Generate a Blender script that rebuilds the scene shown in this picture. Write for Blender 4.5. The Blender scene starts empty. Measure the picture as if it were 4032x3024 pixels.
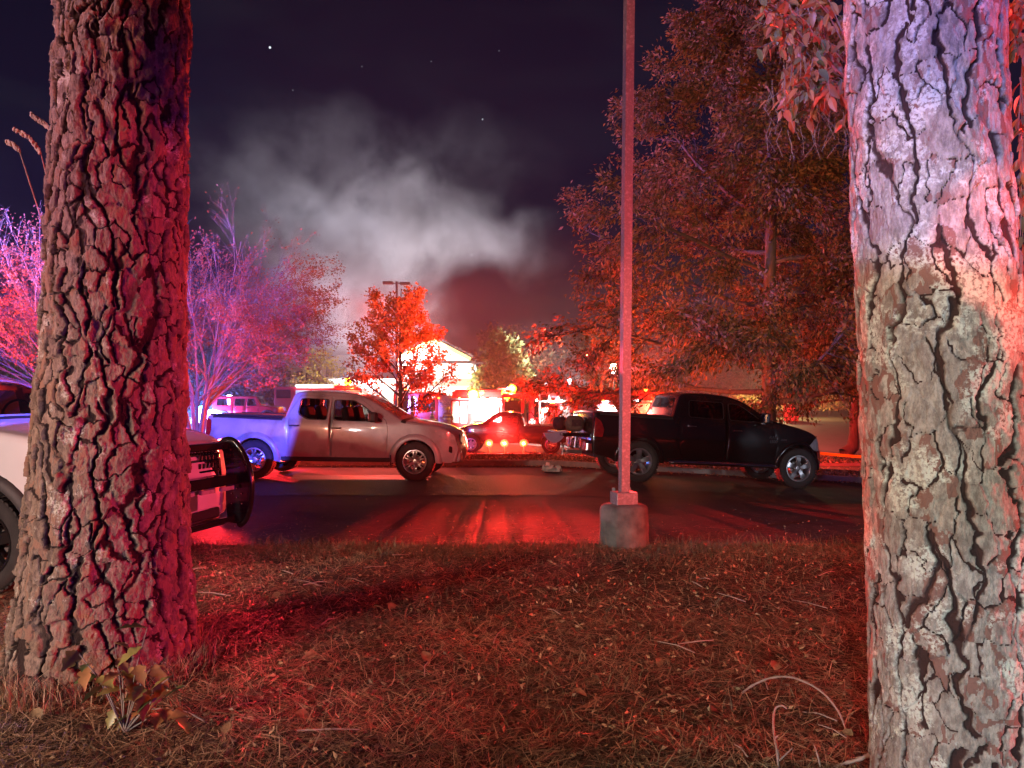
import bpy, bmesh, math, random
import numpy as np
from mathutils import Vector, Matrix
from mathutils.geometry import delaunay_2d_cdt
random.seed(7); RS = np.random.RandomState(7)
SC = bpy.context.scene; COL = SC.collection
R = math.radians
# ------------------------------------------------------------------ camera, world, exposure
cam_d = bpy.data.cameras.new('camera'); cam = bpy.data.objects.new('camera', cam_d); COL.objects.link(cam)
cam.location = (0, 0, 1.6); cam.rotation_euler = (R(90), 0, 0)
cam_d.sensor_width = 36.0; cam_d.lens = 36.0 * 2900 / 4032; cam_d.shift_y = 58 / 4032
cam_d.clip_start = 0.05; cam_d.clip_end = 3000
SC.camera = cam
SC.view_settings.view_transform = 'Standard'; SC.view_settings.look = 'None'
SC.view_settings.exposure = 0.95; SC.view_settings.gamma = 1.0; SC.view_settings.use_curve_mapping = False
SC.render.engine = 'CYCLES'
SC.cycles.use_denoising = True
SC.cycles.max_bounces = 6; SC.cycles.diffuse_bounces = 2; SC.cycles.glossy_bounces = 3
SC.cycles.transmission_bounces = 4; SC.cycles.transparent_max_bounces = 12; SC.cycles.volume_bounces = 0
SC.cycles.volume_step_rate = 2.0; SC.cycles.volume_max_steps = 96
SC.cycles.sample_clamp_indirect = 4.0
SC.cycles.caustics_reflective = False; SC.cycles.caustics_refractive = False

world = bpy.data.worlds.new('World'); SC.world = world; world.use_nodes = True
def build_world():
    nt = world.node_tree; N = nt.nodes; L = nt.links; N.clear()
    out = N.new('ShaderNodeOutputWorld'); bg = N.new('ShaderNodeBackground')
    tc = N.new('ShaderNodeTexCoord'); sep = N.new('ShaderNodeSeparateXYZ')
    L.new(tc.outputs['Generated'], sep.inputs[0])
    ramp = N.new('ShaderNodeValToRGB'); e = ramp.color_ramp.elements
    e[0].position = 0.0; e[0].color = (.011, .0055, .015, 1)
    e[1].position = .62; e[1].color = (.0018, .0022, .0080, 1)
    m = ramp.color_ramp.elements.new(.13); m.color = (.0062, .0050, .018, 1)
    m = ramp.color_ramp.elements.new(.32); m.color = (.0045, .0044, .016, 1)
    L.new(sep.outputs['Z'], ramp.inputs[0])
    mp = N.new('ShaderNodeMapping'); mp.inputs['Scale'].default_value = (3, 3, 9)
    L.new(tc.outputs['Generated'], mp.inputs[0])
    nz = N.new('ShaderNodeTexNoise'); nz.inputs['Scale'].default_value = 1.6; nz.inputs['Detail'].default_value = 5
    nz.inputs['Distortion'].default_value = .6
    L.new(mp.outputs[0], nz.inputs[0])
    cr = N.new('ShaderNodeMapRange'); cr.inputs[1].default_value = .46; cr.inputs[2].default_value = .72
    cr.inputs[3].default_value = 0; cr.inputs[4].default_value = 1
    L.new(nz.outputs[0], cr.inputs[0])
    mix = N.new('ShaderNodeMix'); mix.data_type = 'RGBA'; mix.blend_type = 'ADD'
    mix.inputs[7].default_value = (.0030, .0036, .0038, 1)
    L.new(cr.outputs[0], mix.inputs[0]); L.new(ramp.outputs[0], mix.inputs[6])
    # stars: small discs at fixed directions
    last = mix.outputs[2]
    for sx, sy, b, r in [(1063, 187, 1.0, 1.5), (1153, 355, .12, .9), (1900, 470, .4, 1.1), (1857, 1003, .5, 1.1),
                         (1425, 262, .10, .9), (1698, 242, .10, .9), (1965, 200, .12, .9), (157, 598, .4, 1.1)]:
        v = Vector(((sx - 2016) / 2900, 1, -(sy - 1570) / 2900)).normalized()
        dp = N.new('ShaderNodeVectorMath'); dp.operation = 'DOT_PRODUCT'
        nm = N.new('ShaderNodeVectorMath'); nm.operation = 'NORMALIZE'
        L.new(tc.outputs['Generated'], nm.inputs[0]); L.new(nm.outputs[0], dp.inputs[0]); dp.inputs[1].default_value = v
        th = math.cos(r * 2.6 / 2900)
        gt = N.new('ShaderNodeMath'); gt.operation = 'GREATER_THAN'; gt.inputs[1].default_value = th
        L.new(dp.outputs['Value'], gt.inputs[0])
        ad = N.new('ShaderNodeMix'); ad.data_type = 'RGBA'; ad.blend_type = 'ADD'
        ad.inputs[7].default_value = (b * .8, b * .9, b, 1)
        L.new(gt.outputs[0], ad.inputs[0]); L.new(last, ad.inputs[6]); last = ad.outputs[2]
    L.new(last, bg.inputs[0]); bg.inputs[1].default_value = .6
    L.new(bg.outputs[0], out.inputs[0])
build_world()

# ------------------------------------------------------------------ helpers
def PX(x, y, D): return Vector(((x - 2016) / 2900 * D, D, 1.6 - (y - 1570) / 2900 * D))
def sst(a, b, x):
    t = np.clip((np.asarray(x, float) - a) / (b - a), 0, 1); return t * t * (3 - 2 * t)
def g(x, y):
    x = np.asarray(x, float); y = np.asarray(y, float)
    t = -.055 * np.clip(x - .9, 0, 9)
    z = t * sst(8.5, 14.5, y) * (1 - .6 * sst(45, 70, y))
    left = 1 - .5 * sst(-3, -12, x)
    z = z - .8 * left * sst(19.5, 34, y) * (1 - sst(42, 60, y))
    z = z + .5 * sst(60, 120, y) + 1.1 * sst(-8, -16, x) * sst(52, 72, y)
    z = z + 5.0 * sst(120, 320, y)
    return z
def gz(x, y): return float(g(x, y))

def ramp_mat(name, cols, scale=6.0, rough=.8, metal=0.0, bump=0.0, bscale=40.0, detail=6.0, stretch=(1, 1, 1), spec=.5,
             coat=0.0, attr=None, attr_amt=.5, coord='Object', rvar=0.0, bdist=.01, trans=0.0):
    m = bpy.data.materials.new(name); m.use_nodes = True; nt = m.node_tree; N = nt.nodes; L = nt.links
    b = N['Principled BSDF']; b.inputs['Roughness'].default_value = rough; b.inputs['Metallic'].default_value = metal
    b.inputs['Specular IOR Level'].default_value = spec; b.inputs['Coat Weight'].default_value = coat
    b.inputs['Coat Roughness'].default_value = .05
    tc = N.new('ShaderNodeTexCoord'); mp = N.new('ShaderNodeMapping'); mp.inputs['Scale'].default_value = stretch
    L.new(tc.outputs[coord], mp.inputs[0])
    nz = N.new('ShaderNodeTexNoise'); nz.inputs['Scale'].default_value = scale; nz.inputs['Detail'].default_value = detail
    L.new(mp.outputs[0], nz.inputs[0])
    ra = N.new('ShaderNodeValToRGB'); el = ra.color_ramp.elements
    n = len(cols)
    for i, c in enumerate(cols):
        p = .3 + .4 * i / max(1, n - 1)
        if i < 2: k = el[i]; k.position = p
        else: k = el.new(p)
        k.color = (*c, 1)
    if n == 1: el[1].color = (*cols[0], 1)
    if attr:
        at = N.new('ShaderNodeAttribute'); at.attribute_name = attr
        mx = N.new('ShaderNodeMix'); mx.inputs[0].default_value = attr_amt
        # map the per-piece value to .25 .. .75 of the ramp
        mr = N.new('ShaderNodeMapRange'); mr.inputs[3].default_value = .22; mr.inputs[4].default_value = .78
        L.new(at.outputs['Fac'], mr.inputs[0]); L.new(nz.outputs[0], mx.inputs[2]); L.new(mr.outputs[0], mx.inputs[3])
        L.new(mx.outputs[0], ra.inputs[0])
    else: L.new(nz.outputs[0], ra.inputs[0])
    L.new(ra.outputs[0], b.inputs['Base Color'])
    if rvar:
        mr2 = N.new('ShaderNodeMapRange'); mr2.inputs[3].default_value = rough - rvar; mr2.inputs[4].default_value = rough + rvar
        L.new(nz.outputs[0], mr2.inputs[0]); L.new(mr2.outputs[0], b.inputs['Roughness'])
    if bump:
        n2 = N.new('ShaderNodeTexNoise'); n2.inputs['Scale'].default_value = bscale; n2.inputs['Detail'].default_value = 4
        L.new(mp.outputs[0], n2.inputs[0])
        bp = N.new('ShaderNodeBump'); bp.inputs['Strength'].default_value = bump; bp.inputs['Distance'].default_value = bdist
        L.new(n2.outputs[0], bp.inputs['Height']); L.new(bp.outputs[0], b.inputs['Normal'])
    if trans:
        tl = N.new('ShaderNodeBsdfTranslucent'); L.new(ra.outputs[0], tl.inputs[0]); ms = N.new('ShaderNodeMixShader')
        ms.inputs[0].default_value = trans; L.new(b.outputs[0], ms.inputs[1]); L.new(tl.outputs[0], ms.inputs[2])
        L.new(ms.outputs[0], N['Material Output'].inputs[0])
    return m
def emis(name, col, st):
    m = bpy.data.materials.new(name); m.use_nodes = True; b = m.node_tree.nodes['Principled BSDF']
    b.inputs['Base Color'].default_value = (.2, .2, .2, 1); b.inputs['Emission Color'].default_value = (*col, 1)
    b.inputs['Emission Strength'].default_value = st; b.inputs['Roughness'].default_value = .3
    return m
def glass_mat(name, tint, refl=.06):
    m = bpy.data.materials.new(name); m.use_nodes = True; nt = m.node_tree; N = nt.nodes; L = nt.links
    N.remove(N['Principled BSDF']); tr = N.new('ShaderNodeBsdfTransparent'); tr.inputs[0].default_value = (*tint, 1)
    gl = N.new('ShaderNodeBsdfGlossy'); gl.inputs['Roughness'].default_value = .03
    fr = N.new('ShaderNodeFresnel'); fr.inputs[0].default_value = 1.5
    mx = N.new('ShaderNodeMixShader'); L.new(fr.outputs[0], mx.inputs[0]); L.new(tr.outputs[0], mx.inputs[1]); L.new(gl.outputs[0], mx.inputs[2])
    L.new(mx.outputs[0], N['Material Output'].inputs[0]); return m

class MB:
    def __init__(s): s.v = []; s.f = []; s.m = []; s.attr = []
    def add(s, vs, fs, mi=0):
        o = len(s.v); s.v.extend([tuple(p) for p in vs]); s.f.extend([tuple(i + o for i in f) for f in fs]); s.m.extend([mi] * len(fs)); return s
    def box(s, c, d, mi=0, rot=None, bev=0.0, taper=1.0):
        x, y, z = d[0] / 2, d[1] / 2, d[2] / 2
        if bev <= 0:
            vs = [Vector((sx * x * (taper if sz > 0 else 1), sy * y * (taper if sz > 0 else 1), sz * z)) for sz in (-1, 1) for sy in (-1, 1) for sx in (-1, 1)]
            fs = [(0, 2, 3, 1), (4, 5, 7, 6), (0, 1, 5, 4), (2, 6, 7, 3), (0, 4, 6, 2), (1, 3, 7, 5)]
        else:
            b = min(bev, x * .98, y * .98, z * .98); vs = []
            bm = bmesh.new(); r = bmesh.ops.create_cube(bm, size=1)
            for v in bm.verts: v.co = Vector((v.co.x * 2 * x, v.co.y * 2 * y, v.co.z * 2 * z))
            bmesh.ops.bevel(bm, geom=list(bm.edges), offset=b, segments=2, profile=.5, affect='EDGES')
            bm.verts.index_update(); vs = [v.co.copy() for v in bm.verts]; fs = [[v.index for v in f.verts] for f in bm.faces]; bm.free()
        if rot is not None:
            Mx = rot if isinstance(rot, Matrix) else Matrix.Rotation(rot, 3, 'Z'); vs = [Mx @ v for v in vs]
        return s.add([v + Vector(c) for v in vs], fs, mi)
    def tube(s, pts, rad, n=6, mi=0, cap=True):
        pts = [Vector(p) for p in pts]; k = len(pts)
        if not hasattr(rad, '__len__'): rad = [rad] * k
        rings = []; up = Vector((0, 0, 1)); prev = None
        for i, p in enumerate(pts):
            t = (pts[min(i + 1, k - 1)] - pts[max(i - 1, 0)]).normalized()
            if prev is None:
                a = t.cross(up) if abs(t.z) < .95 else t.cross(Vector((1, 0, 0)))
            else: a = prev - t * prev.dot(t)
            if a.length < 1e-6: a = t.orthogonal()
            a.normalize(); b = t.cross(a); prev = a
            rings.append([p + (a * math.cos(2 * math.pi * j / n) + b * math.sin(2 * math.pi * j / n)) * rad[i] for j in range(n)])
        vs = [v for r in rings for v in r]; fs = []
        for i in range(k - 1):
            for j in range(n):
                fs.append((i * n + j, i * n + (j + 1) % n, (i + 1) * n + (j + 1) % n, (i + 1) * n + j))
        if cap: fs.append(tuple(reversed(range(n)))); fs.append(tuple((k - 1) * n + j for j in range(n)))
        return s.add(vs, fs, mi)
    def lathe(s, prof, n=24, axis='Z', c=(0, 0, 0), mi=0, closed=False):
        vs = []; fs = []
        for r, h in prof:
            for j in range(n):
                a = 2 * math.pi * j / n
                if axis == 'Z': vs.append((c[0] + r * math.cos(a), c[1] + r * math.sin(a), c[2] + h))
                else: vs.append((c[0] + r * math.cos(a), c[1] + h, c[2] + r * math.sin(a)))
        k = len(prof)
        for i in range(k if closed else k - 1):
            i2 = (i + 1) % k
            for j in range(n): fs.append((i * n + j, i * n + (j + 1) % n, i2 * n + (j + 1) % n, i2 * n + j))
        return s.add(vs, fs, mi)
    def prism(s, poly, t0, t1, axis='Y', mi=0):   # poly in the plane of the two other axes
        def P(a, b, t): return {'Y': (a, t, b), 'X': (t, a, b), 'Z': (a, b, t)}[axis]
        n = len(poly); vs = [P(a, b, t0) for a, b in poly] + [P(a, b, t1) for a, b in poly]
        fs = [tuple(range(n)), tuple(reversed(range(n, 2 * n)))] + [(i, (i + 1) % n, n + (i + 1) % n, n + i) for i in range(n)]
        return s.add(vs, fs, mi)
    def ball(s, c, r, n=8, mi=0, sq=(1, 1, 1)):
        pr = [(max(1e-4, math.sin(math.pi * i / n)) , -math.cos(math.pi * i / n)) for i in range(n + 1)]
        o = len(s.v); s.lathe(pr, n=2 * n, mi=mi)
        for i in range(o, len(s.v)):
            x, y, z = s.v[i]; s.v[i] = (c[0] + x * r * sq[0], c[1] + y * r * sq[1], c[2] + z * r * sq[2])
        return s
    def mesh(s, name, mats, smooth=False):
        me = bpy.data.meshes.new(name); me.from_pydata(s.v, [], s.f)
        for m in (mats if isinstance(mats, (list, tuple)) else [mats]): me.materials.append(m)
        me.polygons.foreach_set('material_index', s.m)
        if smooth: me.polygons.foreach_set('use_smooth', [True] * len(s.f))
        bm = bmesh.new(); bm.from_mesh(me); bmesh.ops.recalc_face_normals(bm, faces=bm.faces); bm.to_mesh(me); bm.free()
        me.update(); return me
def link(name, data, parent=None, loc=None, rot=None, mat=None, **props):
    o = bpy.data.objects.new(name, data); COL.objects.link(o)
    if parent is not None: o.parent = parent
    if loc is not None: o.location = loc
    if rot is not None: o.rotation_euler = rot
    if mat is not None: data.materials.append(mat)
    for k, v in props.items():
        if v is not None: o[k] = v
    return o
def part(name, mb, mats, parent=None, smooth=False, loc=None, rot=None, **props):
    return link(name, mb.mesh(name, mats, smooth), parent, loc, rot, **props)
def thing(name, label, cat, loc=(0, 0, 0), rot=(0, 0, 0), group=None):
    return link(name, None, None, loc, rot, label=label, category=cat, group=group)
def autosmooth(o, ang=35):
    me = o.data; me.polygons.foreach_set('use_smooth', [True] * len(me.polygons))
    bm = bmesh.new(); bm.from_mesh(me); a = R(ang)
    for e in bm.edges:
        if len(e.link_faces) == 2 and e.calc_face_angle(0) > a: e.smooth = False
    bm.to_mesh(me); bm.free()
def copytree(o, parent=None, **props):
    c = o.copy(); COL.objects.link(c); c.parent = parent
    for ch in o.children: copytree(ch, c)
    for k, v in props.items():
        if k in ('loc', 'rot'): setattr(c, {'loc': 'location', 'rot': 'rotation_euler'}[k], v)
        else: c[k] = v
    return c
def np_mesh(name, V, F, mat, smooth=False, attrs=None, nper=None):
    """V (n,3) F (m,k) arrays"""
    me = bpy.data.meshes.new(name); V = np.ascontiguousarray(V, np.float32); F = np.ascontiguousarray(F, np.int32)
    me.vertices.add(len(V)); me.vertices.foreach_set('co', V.ravel())
    k = F.shape[1]; me.loops.add(F.size); me.loops.foreach_set('vertex_index', F.ravel())
    me.polygons.add(len(F)); me.polygons.foreach_set('loop_start', np.arange(0, F.size, k, dtype=np.int32))
    me.polygons.foreach_set('loop_total', np.full(len(F), k, np.int32))
    me.update(calc_edges=True)
    if smooth: me.polygons.foreach_set('use_smooth', np.ones(len(F), bool))
    for n, (dom, arr) in (attrs or {}).items():
        if arr.ndim == 2:
            a = me.attributes.new(n, 'FLOAT_COLOR', dom); a.data.foreach_set('color', np.ascontiguousarray(arr, np.float32).ravel())
        else:
            a = me.attributes.new(n, 'FLOAT', dom); a.data.foreach_set('value', np.ascontiguousarray(arr, np.float32))
    me.materials.append(mat); return me
# numpy noise
def _h(ix, iy, iz, s):
    n = (ix * 374761393 + iy * 668265263 + iz * 2147483647 + s * 974711) & 0xffffffff
    n = ((n ^ (n >> 13)) * 1274126177) & 0xffffffff
    return ((n ^ (n >> 16)) & 0xffff) / 65535.0
def vnoise(p, s=0):
    p = np.asarray(p, float); i = np.floor(p).astype(np.int64); f = p - i; f = f * f * (3 - 2 * f)
    x, y, z = i[..., 0], i[..., 1], i[..., 2]; fx, fy, fz = f[..., 0], f[..., 1], f[..., 2]
    def L(a, b, t): return a + (b - a) * t
    c = lambda dx, dy, dz: _h(x + dx, y + dy, z + dz, s)
    return L(L(L(c(0,0,0), c(1,0,0), fx), L(c(0,1,0), c(1,1,0), fx), fy), L(L(c(0,0,1), c(1,0,1), fx), L(c(0,1,1), c(1,1,1), fx), fy), fz)
def fbm(p, o=4, s=0, gain=.5):
    a = 1; t = 0; w = 0; p = np.asarray(p, float)
    for k in range(o): t = t + a * vnoise(p * 2 ** k, s + 17 * k); w += a; a *= gain
    return t / w - .5
def voro(u, v, s=0, jit=.85):
    iu = np.floor(u).astype(np.int64); iv = np.floor(v).astype(np.int64)
    d1 = np.full(u.shape, 9.); d2 = np.full(u.shape, 9.); id1 = np.zeros(u.shape); c1 = np.zeros(u.shape + (2,)); c2 = np.zeros(u.shape + (2,))
    for a in (-1, 0, 1):
        for b in (-1, 0, 1):
            cx = iu + a; cy = iv + b
            px = cx + .5 + jit * (_h(cx, cy, cx * 0, s) - .5) + .5 * (cy & 1); py = cy + .5 + jit * (_h(cx, cy, cx * 0 + 7, s) - .5)
            d = np.hypot(px - u, py - v); rid = _h(cx, cy, cx * 0 + 13, s)
            new = d < d1; sec = (~new) & (d < d2)
            d2 = np.where(new, d1, np.where(sec, d, d2)); c2 = np.where(new[..., None], c1, np.where(sec[..., None], np.stack([px, py], -1), c2))
            d1 = np.where(new, d, d1); c1 = np.where(new[..., None], np.stack([px, py], -1), c1); id1 = np.where(new, rid, id1)
    return d1, d2, id1, c1, c2
# ------------------------------------------------------------------ unseen lights behind, beside and before the camera
def spot(name, loc, target, power, col, ang, blend=.2, rad=.08):
    d = bpy.data.lights.new(name, 'SPOT'); d.energy = power; d.color = col; d.spot_size = R(ang); d.spot_blend = blend; d.shadow_soft_size = rad
    o = bpy.data.objects.new(name, d); COL.objects.link(o); o.location = loc
    o.rotation_euler = (Vector(target) - Vector(loc)).to_track_quat('-Z', 'Y').to_euler(); return o
def point(name, loc, power, col, rad=.05):
    d = bpy.data.lights.new(name, 'POINT'); d.energy = power; d.color = col; d.shadow_soft_size = rad
    o = bpy.data.objects.new(name, d); COL.objects.link(o); o.location = loc; return o
WARM = (1, .70, .44); NEUT = (1, .93, .78); RED = (1, .012, .03); BLUE = (.055, .09, 1); COOL = (.66, .70, 1)
# street light far behind, to the left: shades the grass with the pine's shadow
point('street_light_left', (-9.0, -1.6, 3.4), 1500, (1, .42, .26), .08)
# parking-lot light behind: throws the pole's shadow over the asphalt
spot('lot_light_back', (-8.6, -6.2, 4.6), (4.0, 13, 0), 560, (1, .62, .42), 60, .5, .05)
# scene floodlight on its mast by the building, seen only through its light: long shadows towards the camera
spot('scene_flood_mast', (-10.5, 60, 9.5), (1.0, 9, 0), 26000, (1, .10, .07), 40, .5, .15)
# warning lights shining at the lot
spot('red_flare_centre', (-.4, 29.5, .35), (.4, 5, 0), 30000, (1, .02, .015), 52, .5, .05)
spot('red_flare_left', (-9.5, 21.5, 1.6), (-1.0, 4, 0), 11000, (1, .02, .03), 50, .5, .05)
# unseen spots standing in for patrol cars behind and beside the camera
spot('blue_beacon', (-3.6, -3.0, 3.4), (-8.3, 15.2, 1.9), 30000, BLUE, 26, .10, .03)
spot('red_beacon_far_right', (12.5, 1.5, 2.2), (-1, 5, 0), 6500, (1, .05, .045), 70, .4, .1)
spot('red_beacon_trees', (-15, 16.4, 3.0), (4, 19, 5.0), 8500, (1, .09, .04), 60, .5, .1)
spot('violet_beacon_trees', (-15, 14.5, 4.4), (4, 19, 8.0), 16000, (.34, .20, 1), 50, .6, .05)
spot('amber_beacon_oak', (3.2, -3.2, 3.2), (7.2, 19, 7.0), 3800, (1, .38, .13), 36, .6, .05)
spot('red_fill_oak', (.6, 16.9, .5), (6.2, 19, 4.6), 2600, (1, .10, .04), 70, .7, .05)  # unseen spot added between the trucks to redden the oak
spot('red_beacon_maple', (.7, -3.6, 2.0), (-2.9, 19, 5.5), 10000, (1, .22, .045), 16, .5, .05)
spot('red_fill_crape', (2.2, 17.0, 2.6), (-8, 19, 4.6), 6500, (1, .10, .07), 44, .6, .05)  # unseen spot added behind the trucks to redden the crape myrtle
spot('blue_beacon_crape', (-9.5, 6.0, 2.6), (-9.0, 19, 5.5), 2600, (.14, .12, 1), 60, .5, .05)
spot('white_fill_patrol', (-7.4, .6, 2.6), (-4.9, 6.6, 1.0), 420, (.92, .95, 1), 60, .5, .1)  # unseen spot added to whiten the patrol car
spot('headlight_neutral_left', (-6.2, -1.4, 1.3), (-2.2, 4.2, .5), 900, (1, .95, .88), 38, .9, .04)
spot('takedown_neutral_right', (-.6, -2.2, 1.2), (1.6, 2.5, .9), 400, (.78, .98, .86), 44, .6, .04)
spot('violet_beacon_right', (-1.2, -1.6, 3.4), (1.55, 2.5, 3.15), 820, (.27, .27, 1), 26, .3, .03)
spot('pale_beacon_right', (-1.6, -1.9, 2.9), (1.5, 2.5, 2.9), 22, (1, .78, .82), 34, .4, .03)
spot('blue_beacon_low_right', (-.4, -1.6, .5), (1.6, 2.4, .1), 110, (.33, .40, 1), 30, .5, .03)
spot('red_beacon_right', (1.5, -2.0, 2.0), (1.70, 2.5, 2.14), 560, (1, .10, .05), 7, .1, .02)
spot('red_beacon_right', (1.9, -2.0, 1.9), (1.83, 2.5, 1.83), 560, (1, .06, .05), 5, .15, .02)
spot('orange_beacon_right', (.9, -2.0, 2.0), (1.3, 2.5, 2.30), 190, (1, .36, .16), 9, .35, .02)
spot('crimson_beacon_left', (-5.6, -1.4, 2.9), (-2.3, 4.2, 2.6), 240, (1, .10, .10), 30, 1, .03)
spot('violet_beacon_left', (-8.2, 1.2, 4.4), (-2.7, 4.3, 3.6), 900, (.72, .50, 1), 36, .8, .03)
spot('magenta_beacon', (4.2, -2.6, 1.9), (-1.9, 4.4, 1.7), 380, (.36, .03, 1), 30, .8, .05)
spot('red_fill_behind_pine', (2.5, 14.0, 1.0), (-1.9, 4.3, 1.8), 900, (1, .03, .03), 40, .5, .05)  # unseen spot added in the lot for the pine's red rim

spot('lilac_on_pole', (-1.0, -2.0, 2.5), (1.30, 7.8, 4.2), 420, (.66, .52, .92), 30, .6, .04)  # unseen spots added from here tint pole, black pickup, road and skyline
spot('pink_on_pole', (-12, 8.6, 3.2), (1.25, 7.85, 4.0), 1500, (1, .25, .34), 40, .5, .04)
spot('white_on_black_pickup', (9.5, 5.0, 1.2), (6.2, 15.2, .5), 420, (.78, .84, 1), 16, .5, .05)
spot('red_on_side_road', (6.5, 43, 3.5), (20, 50, 0), 42000, (1, .07, .07), 110, .6, .1)
spot('red_on_near_aisle', (7.5, 26.5, 2.2), (13, 27, -.6), 5000, (1, .04, .03), 130, .6, .1)
point('warm_fill_hedge', (24, 66, 2.6), 1500, (1, .75, .35), .2)  # unseen point added to light the hedge
spot('red_on_skyline', (6, 97, 3), (6, 150, 12), 60000, (1, .02, .02), 50, .6, .3)

# ------------------------------------------------------------------ ground
def grid_sheet(name, xs, ys, dz, mat, kind='structure', noise=None):
    X, Y = np.meshgrid(xs, ys); Z = g(X, Y) + dz
    if noise is not None: Z = Z + noise(X, Y)
    V = np.stack([X, Y, Z], -1).reshape(-1, 3); nx = len(xs); ny = len(ys)
    i = np.arange(ny - 1)[:, None] * nx + np.arange(nx - 1)[None, :]; i = i.ravel()
    F = np.stack([i, i + 1, i + nx + 1, i + nx], -1)
    return link(name, np_mesh(name, V, F, mat, True), kind=kind)
XS = np.unique(np.round(np.concatenate([np.arange(-400, -40, 20), np.arange(-40, -8, 2), np.arange(-8, 10, .5), np.arange(10, 40, 2), np.arange(40, 401, 20)]), 3))
YS = np.unique(np.round(np.concatenate([[-30, -10, -4], np.arange(0, 7.8, .3), [7.8], np.arange(8.2, 24, .4), np.arange(24, 72, 1.5), np.arange(72, 520, 16)]), 3))
m_dirt = ramp_mat('forest_floor', [(.030, .016, .010), (.06, .034, .02), (.045, .028, .018)], 9, .95, bump=.6, bscale=60, coord='Object')
m_far = m_dirt
link_ground = grid_sheet('ground', XS, YS, 0.0, m_dirt, noise=lambda X, Y: np.where(Y < 7.7, 0.035 + .03 * fbm(np.stack([X, Y, X * 0], -1) * 1.7, 3, 5), -.012))

def asphalt_mat():
    m = ramp_mat('asphalt', [(.030, .027, .026), (.052, .047, .044), (.040, .036, .034)], .9, .72, bump=.9, bscale=130, detail=8, spec=.32, rvar=.12, bdist=.006)
    nt = m.node_tree; N = nt.nodes; L = nt.links; b = N['Principled BSDF']
    base = b.inputs['Base Color'].links[0].from_socket
    tc = N.new('ShaderNodeTexCoord'); v = N.new('ShaderNodeTexVoronoi'); v.feature = 'F1'; v.inputs['Scale'].default_value = 70
    L.new(tc.outputs['Object'], v.inputs[0]); cr = N.new('ShaderNodeMapRange'); cr.inputs[1].default_value = .0; cr.inputs[2].default_value = 1
    cr.inputs[3].default_value = .55; cr.inputs[4].default_value = 1.5
    L.new(v.outputs['Color'], cr.inputs[0]); mx = N.new('ShaderNodeMix'); mx.data_type = 'RGBA'; mx.blend_type = 'MULTIPLY'; mx.inputs[0].default_value = 1
    L.new(base, mx.inputs[6]); L.new(cr.outputs[0], mx.inputs[7]); L.new(mx.outputs[2], b.inputs['Base Color']); return m
m_asph = asphalt_mat()
axs = XS[(XS >= -60) & (XS <= 60)]
grid_sheet('parking_lot', axs, YS[(YS >= 7.8) & (YS <= 60)], .004, m_asph)
m_asph2 = ramp_mat('asphalt_patch', [(.022, .020, .019), (.042, .038, .035), (.030, .027, .025)], 25, .55, spec=.25, bump=1.0, bscale=38, detail=3, bdist=.03)
def flat_patch(name, x0, x1, y0, y1, dz, mat, n=14, kind='structure', jag=.0, label=None, category=None):
    ys = np.linspace(y0, y1, n); xs = np.linspace(x0, x1, n); X, Y = np.meshgrid(xs, ys)
    # sample the sheet's own facets so the patch follows it
    Z = g(X, Y) + dz; V = np.stack([X, Y, Z], -1).reshape(-1, 3)
    i = (np.arange(n - 1)[:, None] * n + np.arange(n - 1)[None, :]).ravel(); F = np.stack([i, i + 1, i + n + 1, i + n], -1)
    return link(name, np_mesh(name, V, F, mat), kind=kind)
flat_patch('asphalt_patch', -7.4, 1.75, 12.1, 15.3, .012, m_asph2)
# cracks in the asphalt
m_crack = ramp_mat('crack_tar', [(.008, .007, .007)], 5, .8)
def crack(pts, w=.012):
    mb = MB(); pts = [Vector((p[0], p[1], 0)) for p in pts]; out = []
    for a, b in zip(pts, pts[1:]):
        n = 7
        for k in range(n): t = k / n; p = a.lerp(b, t); out.append(p + Vector((RS.uniform(-.03, .03), RS.uniform(-.03, .03), 0)))
    vs = []; 
    for i, p in enumerate(out):
        t = (out[min(i + 1, len(out) - 1)] - out[max(0, i - 1)]).normalized(); s = Vector((-t.y, t.x, 0)) * w * RS.uniform(.4, 1.1)
        z = gz(p.x, p.y) + .0065
        vs += [(p.x + s.x, p.y + s.y, z), (p.x - s.x, p.y - s.y, z)]
    mb.add(vs, [(2 * i, 2 * i + 1, 2 * i + 3, 2 * i + 2) for i in range(len(out) - 1)])
    return part('asphalt_crack', mb, m_crack, kind='structure')
crack([(-1.6, 8.5), (-.2, 8.9), (.9, 9.25), (1.9, 9.1)]); crack([(3.1, 10.6), (3.5, 9.7), (4.2, 9.2)]); crack([(-9, 12.0), (-4, 12.25), (1, 12.3), (6, 12.15), (12, 12.1)], .022)
crack([(-9, 11.3), (-2, 10.9), (4, 11.2), (9, 11.0)], .01)

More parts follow.
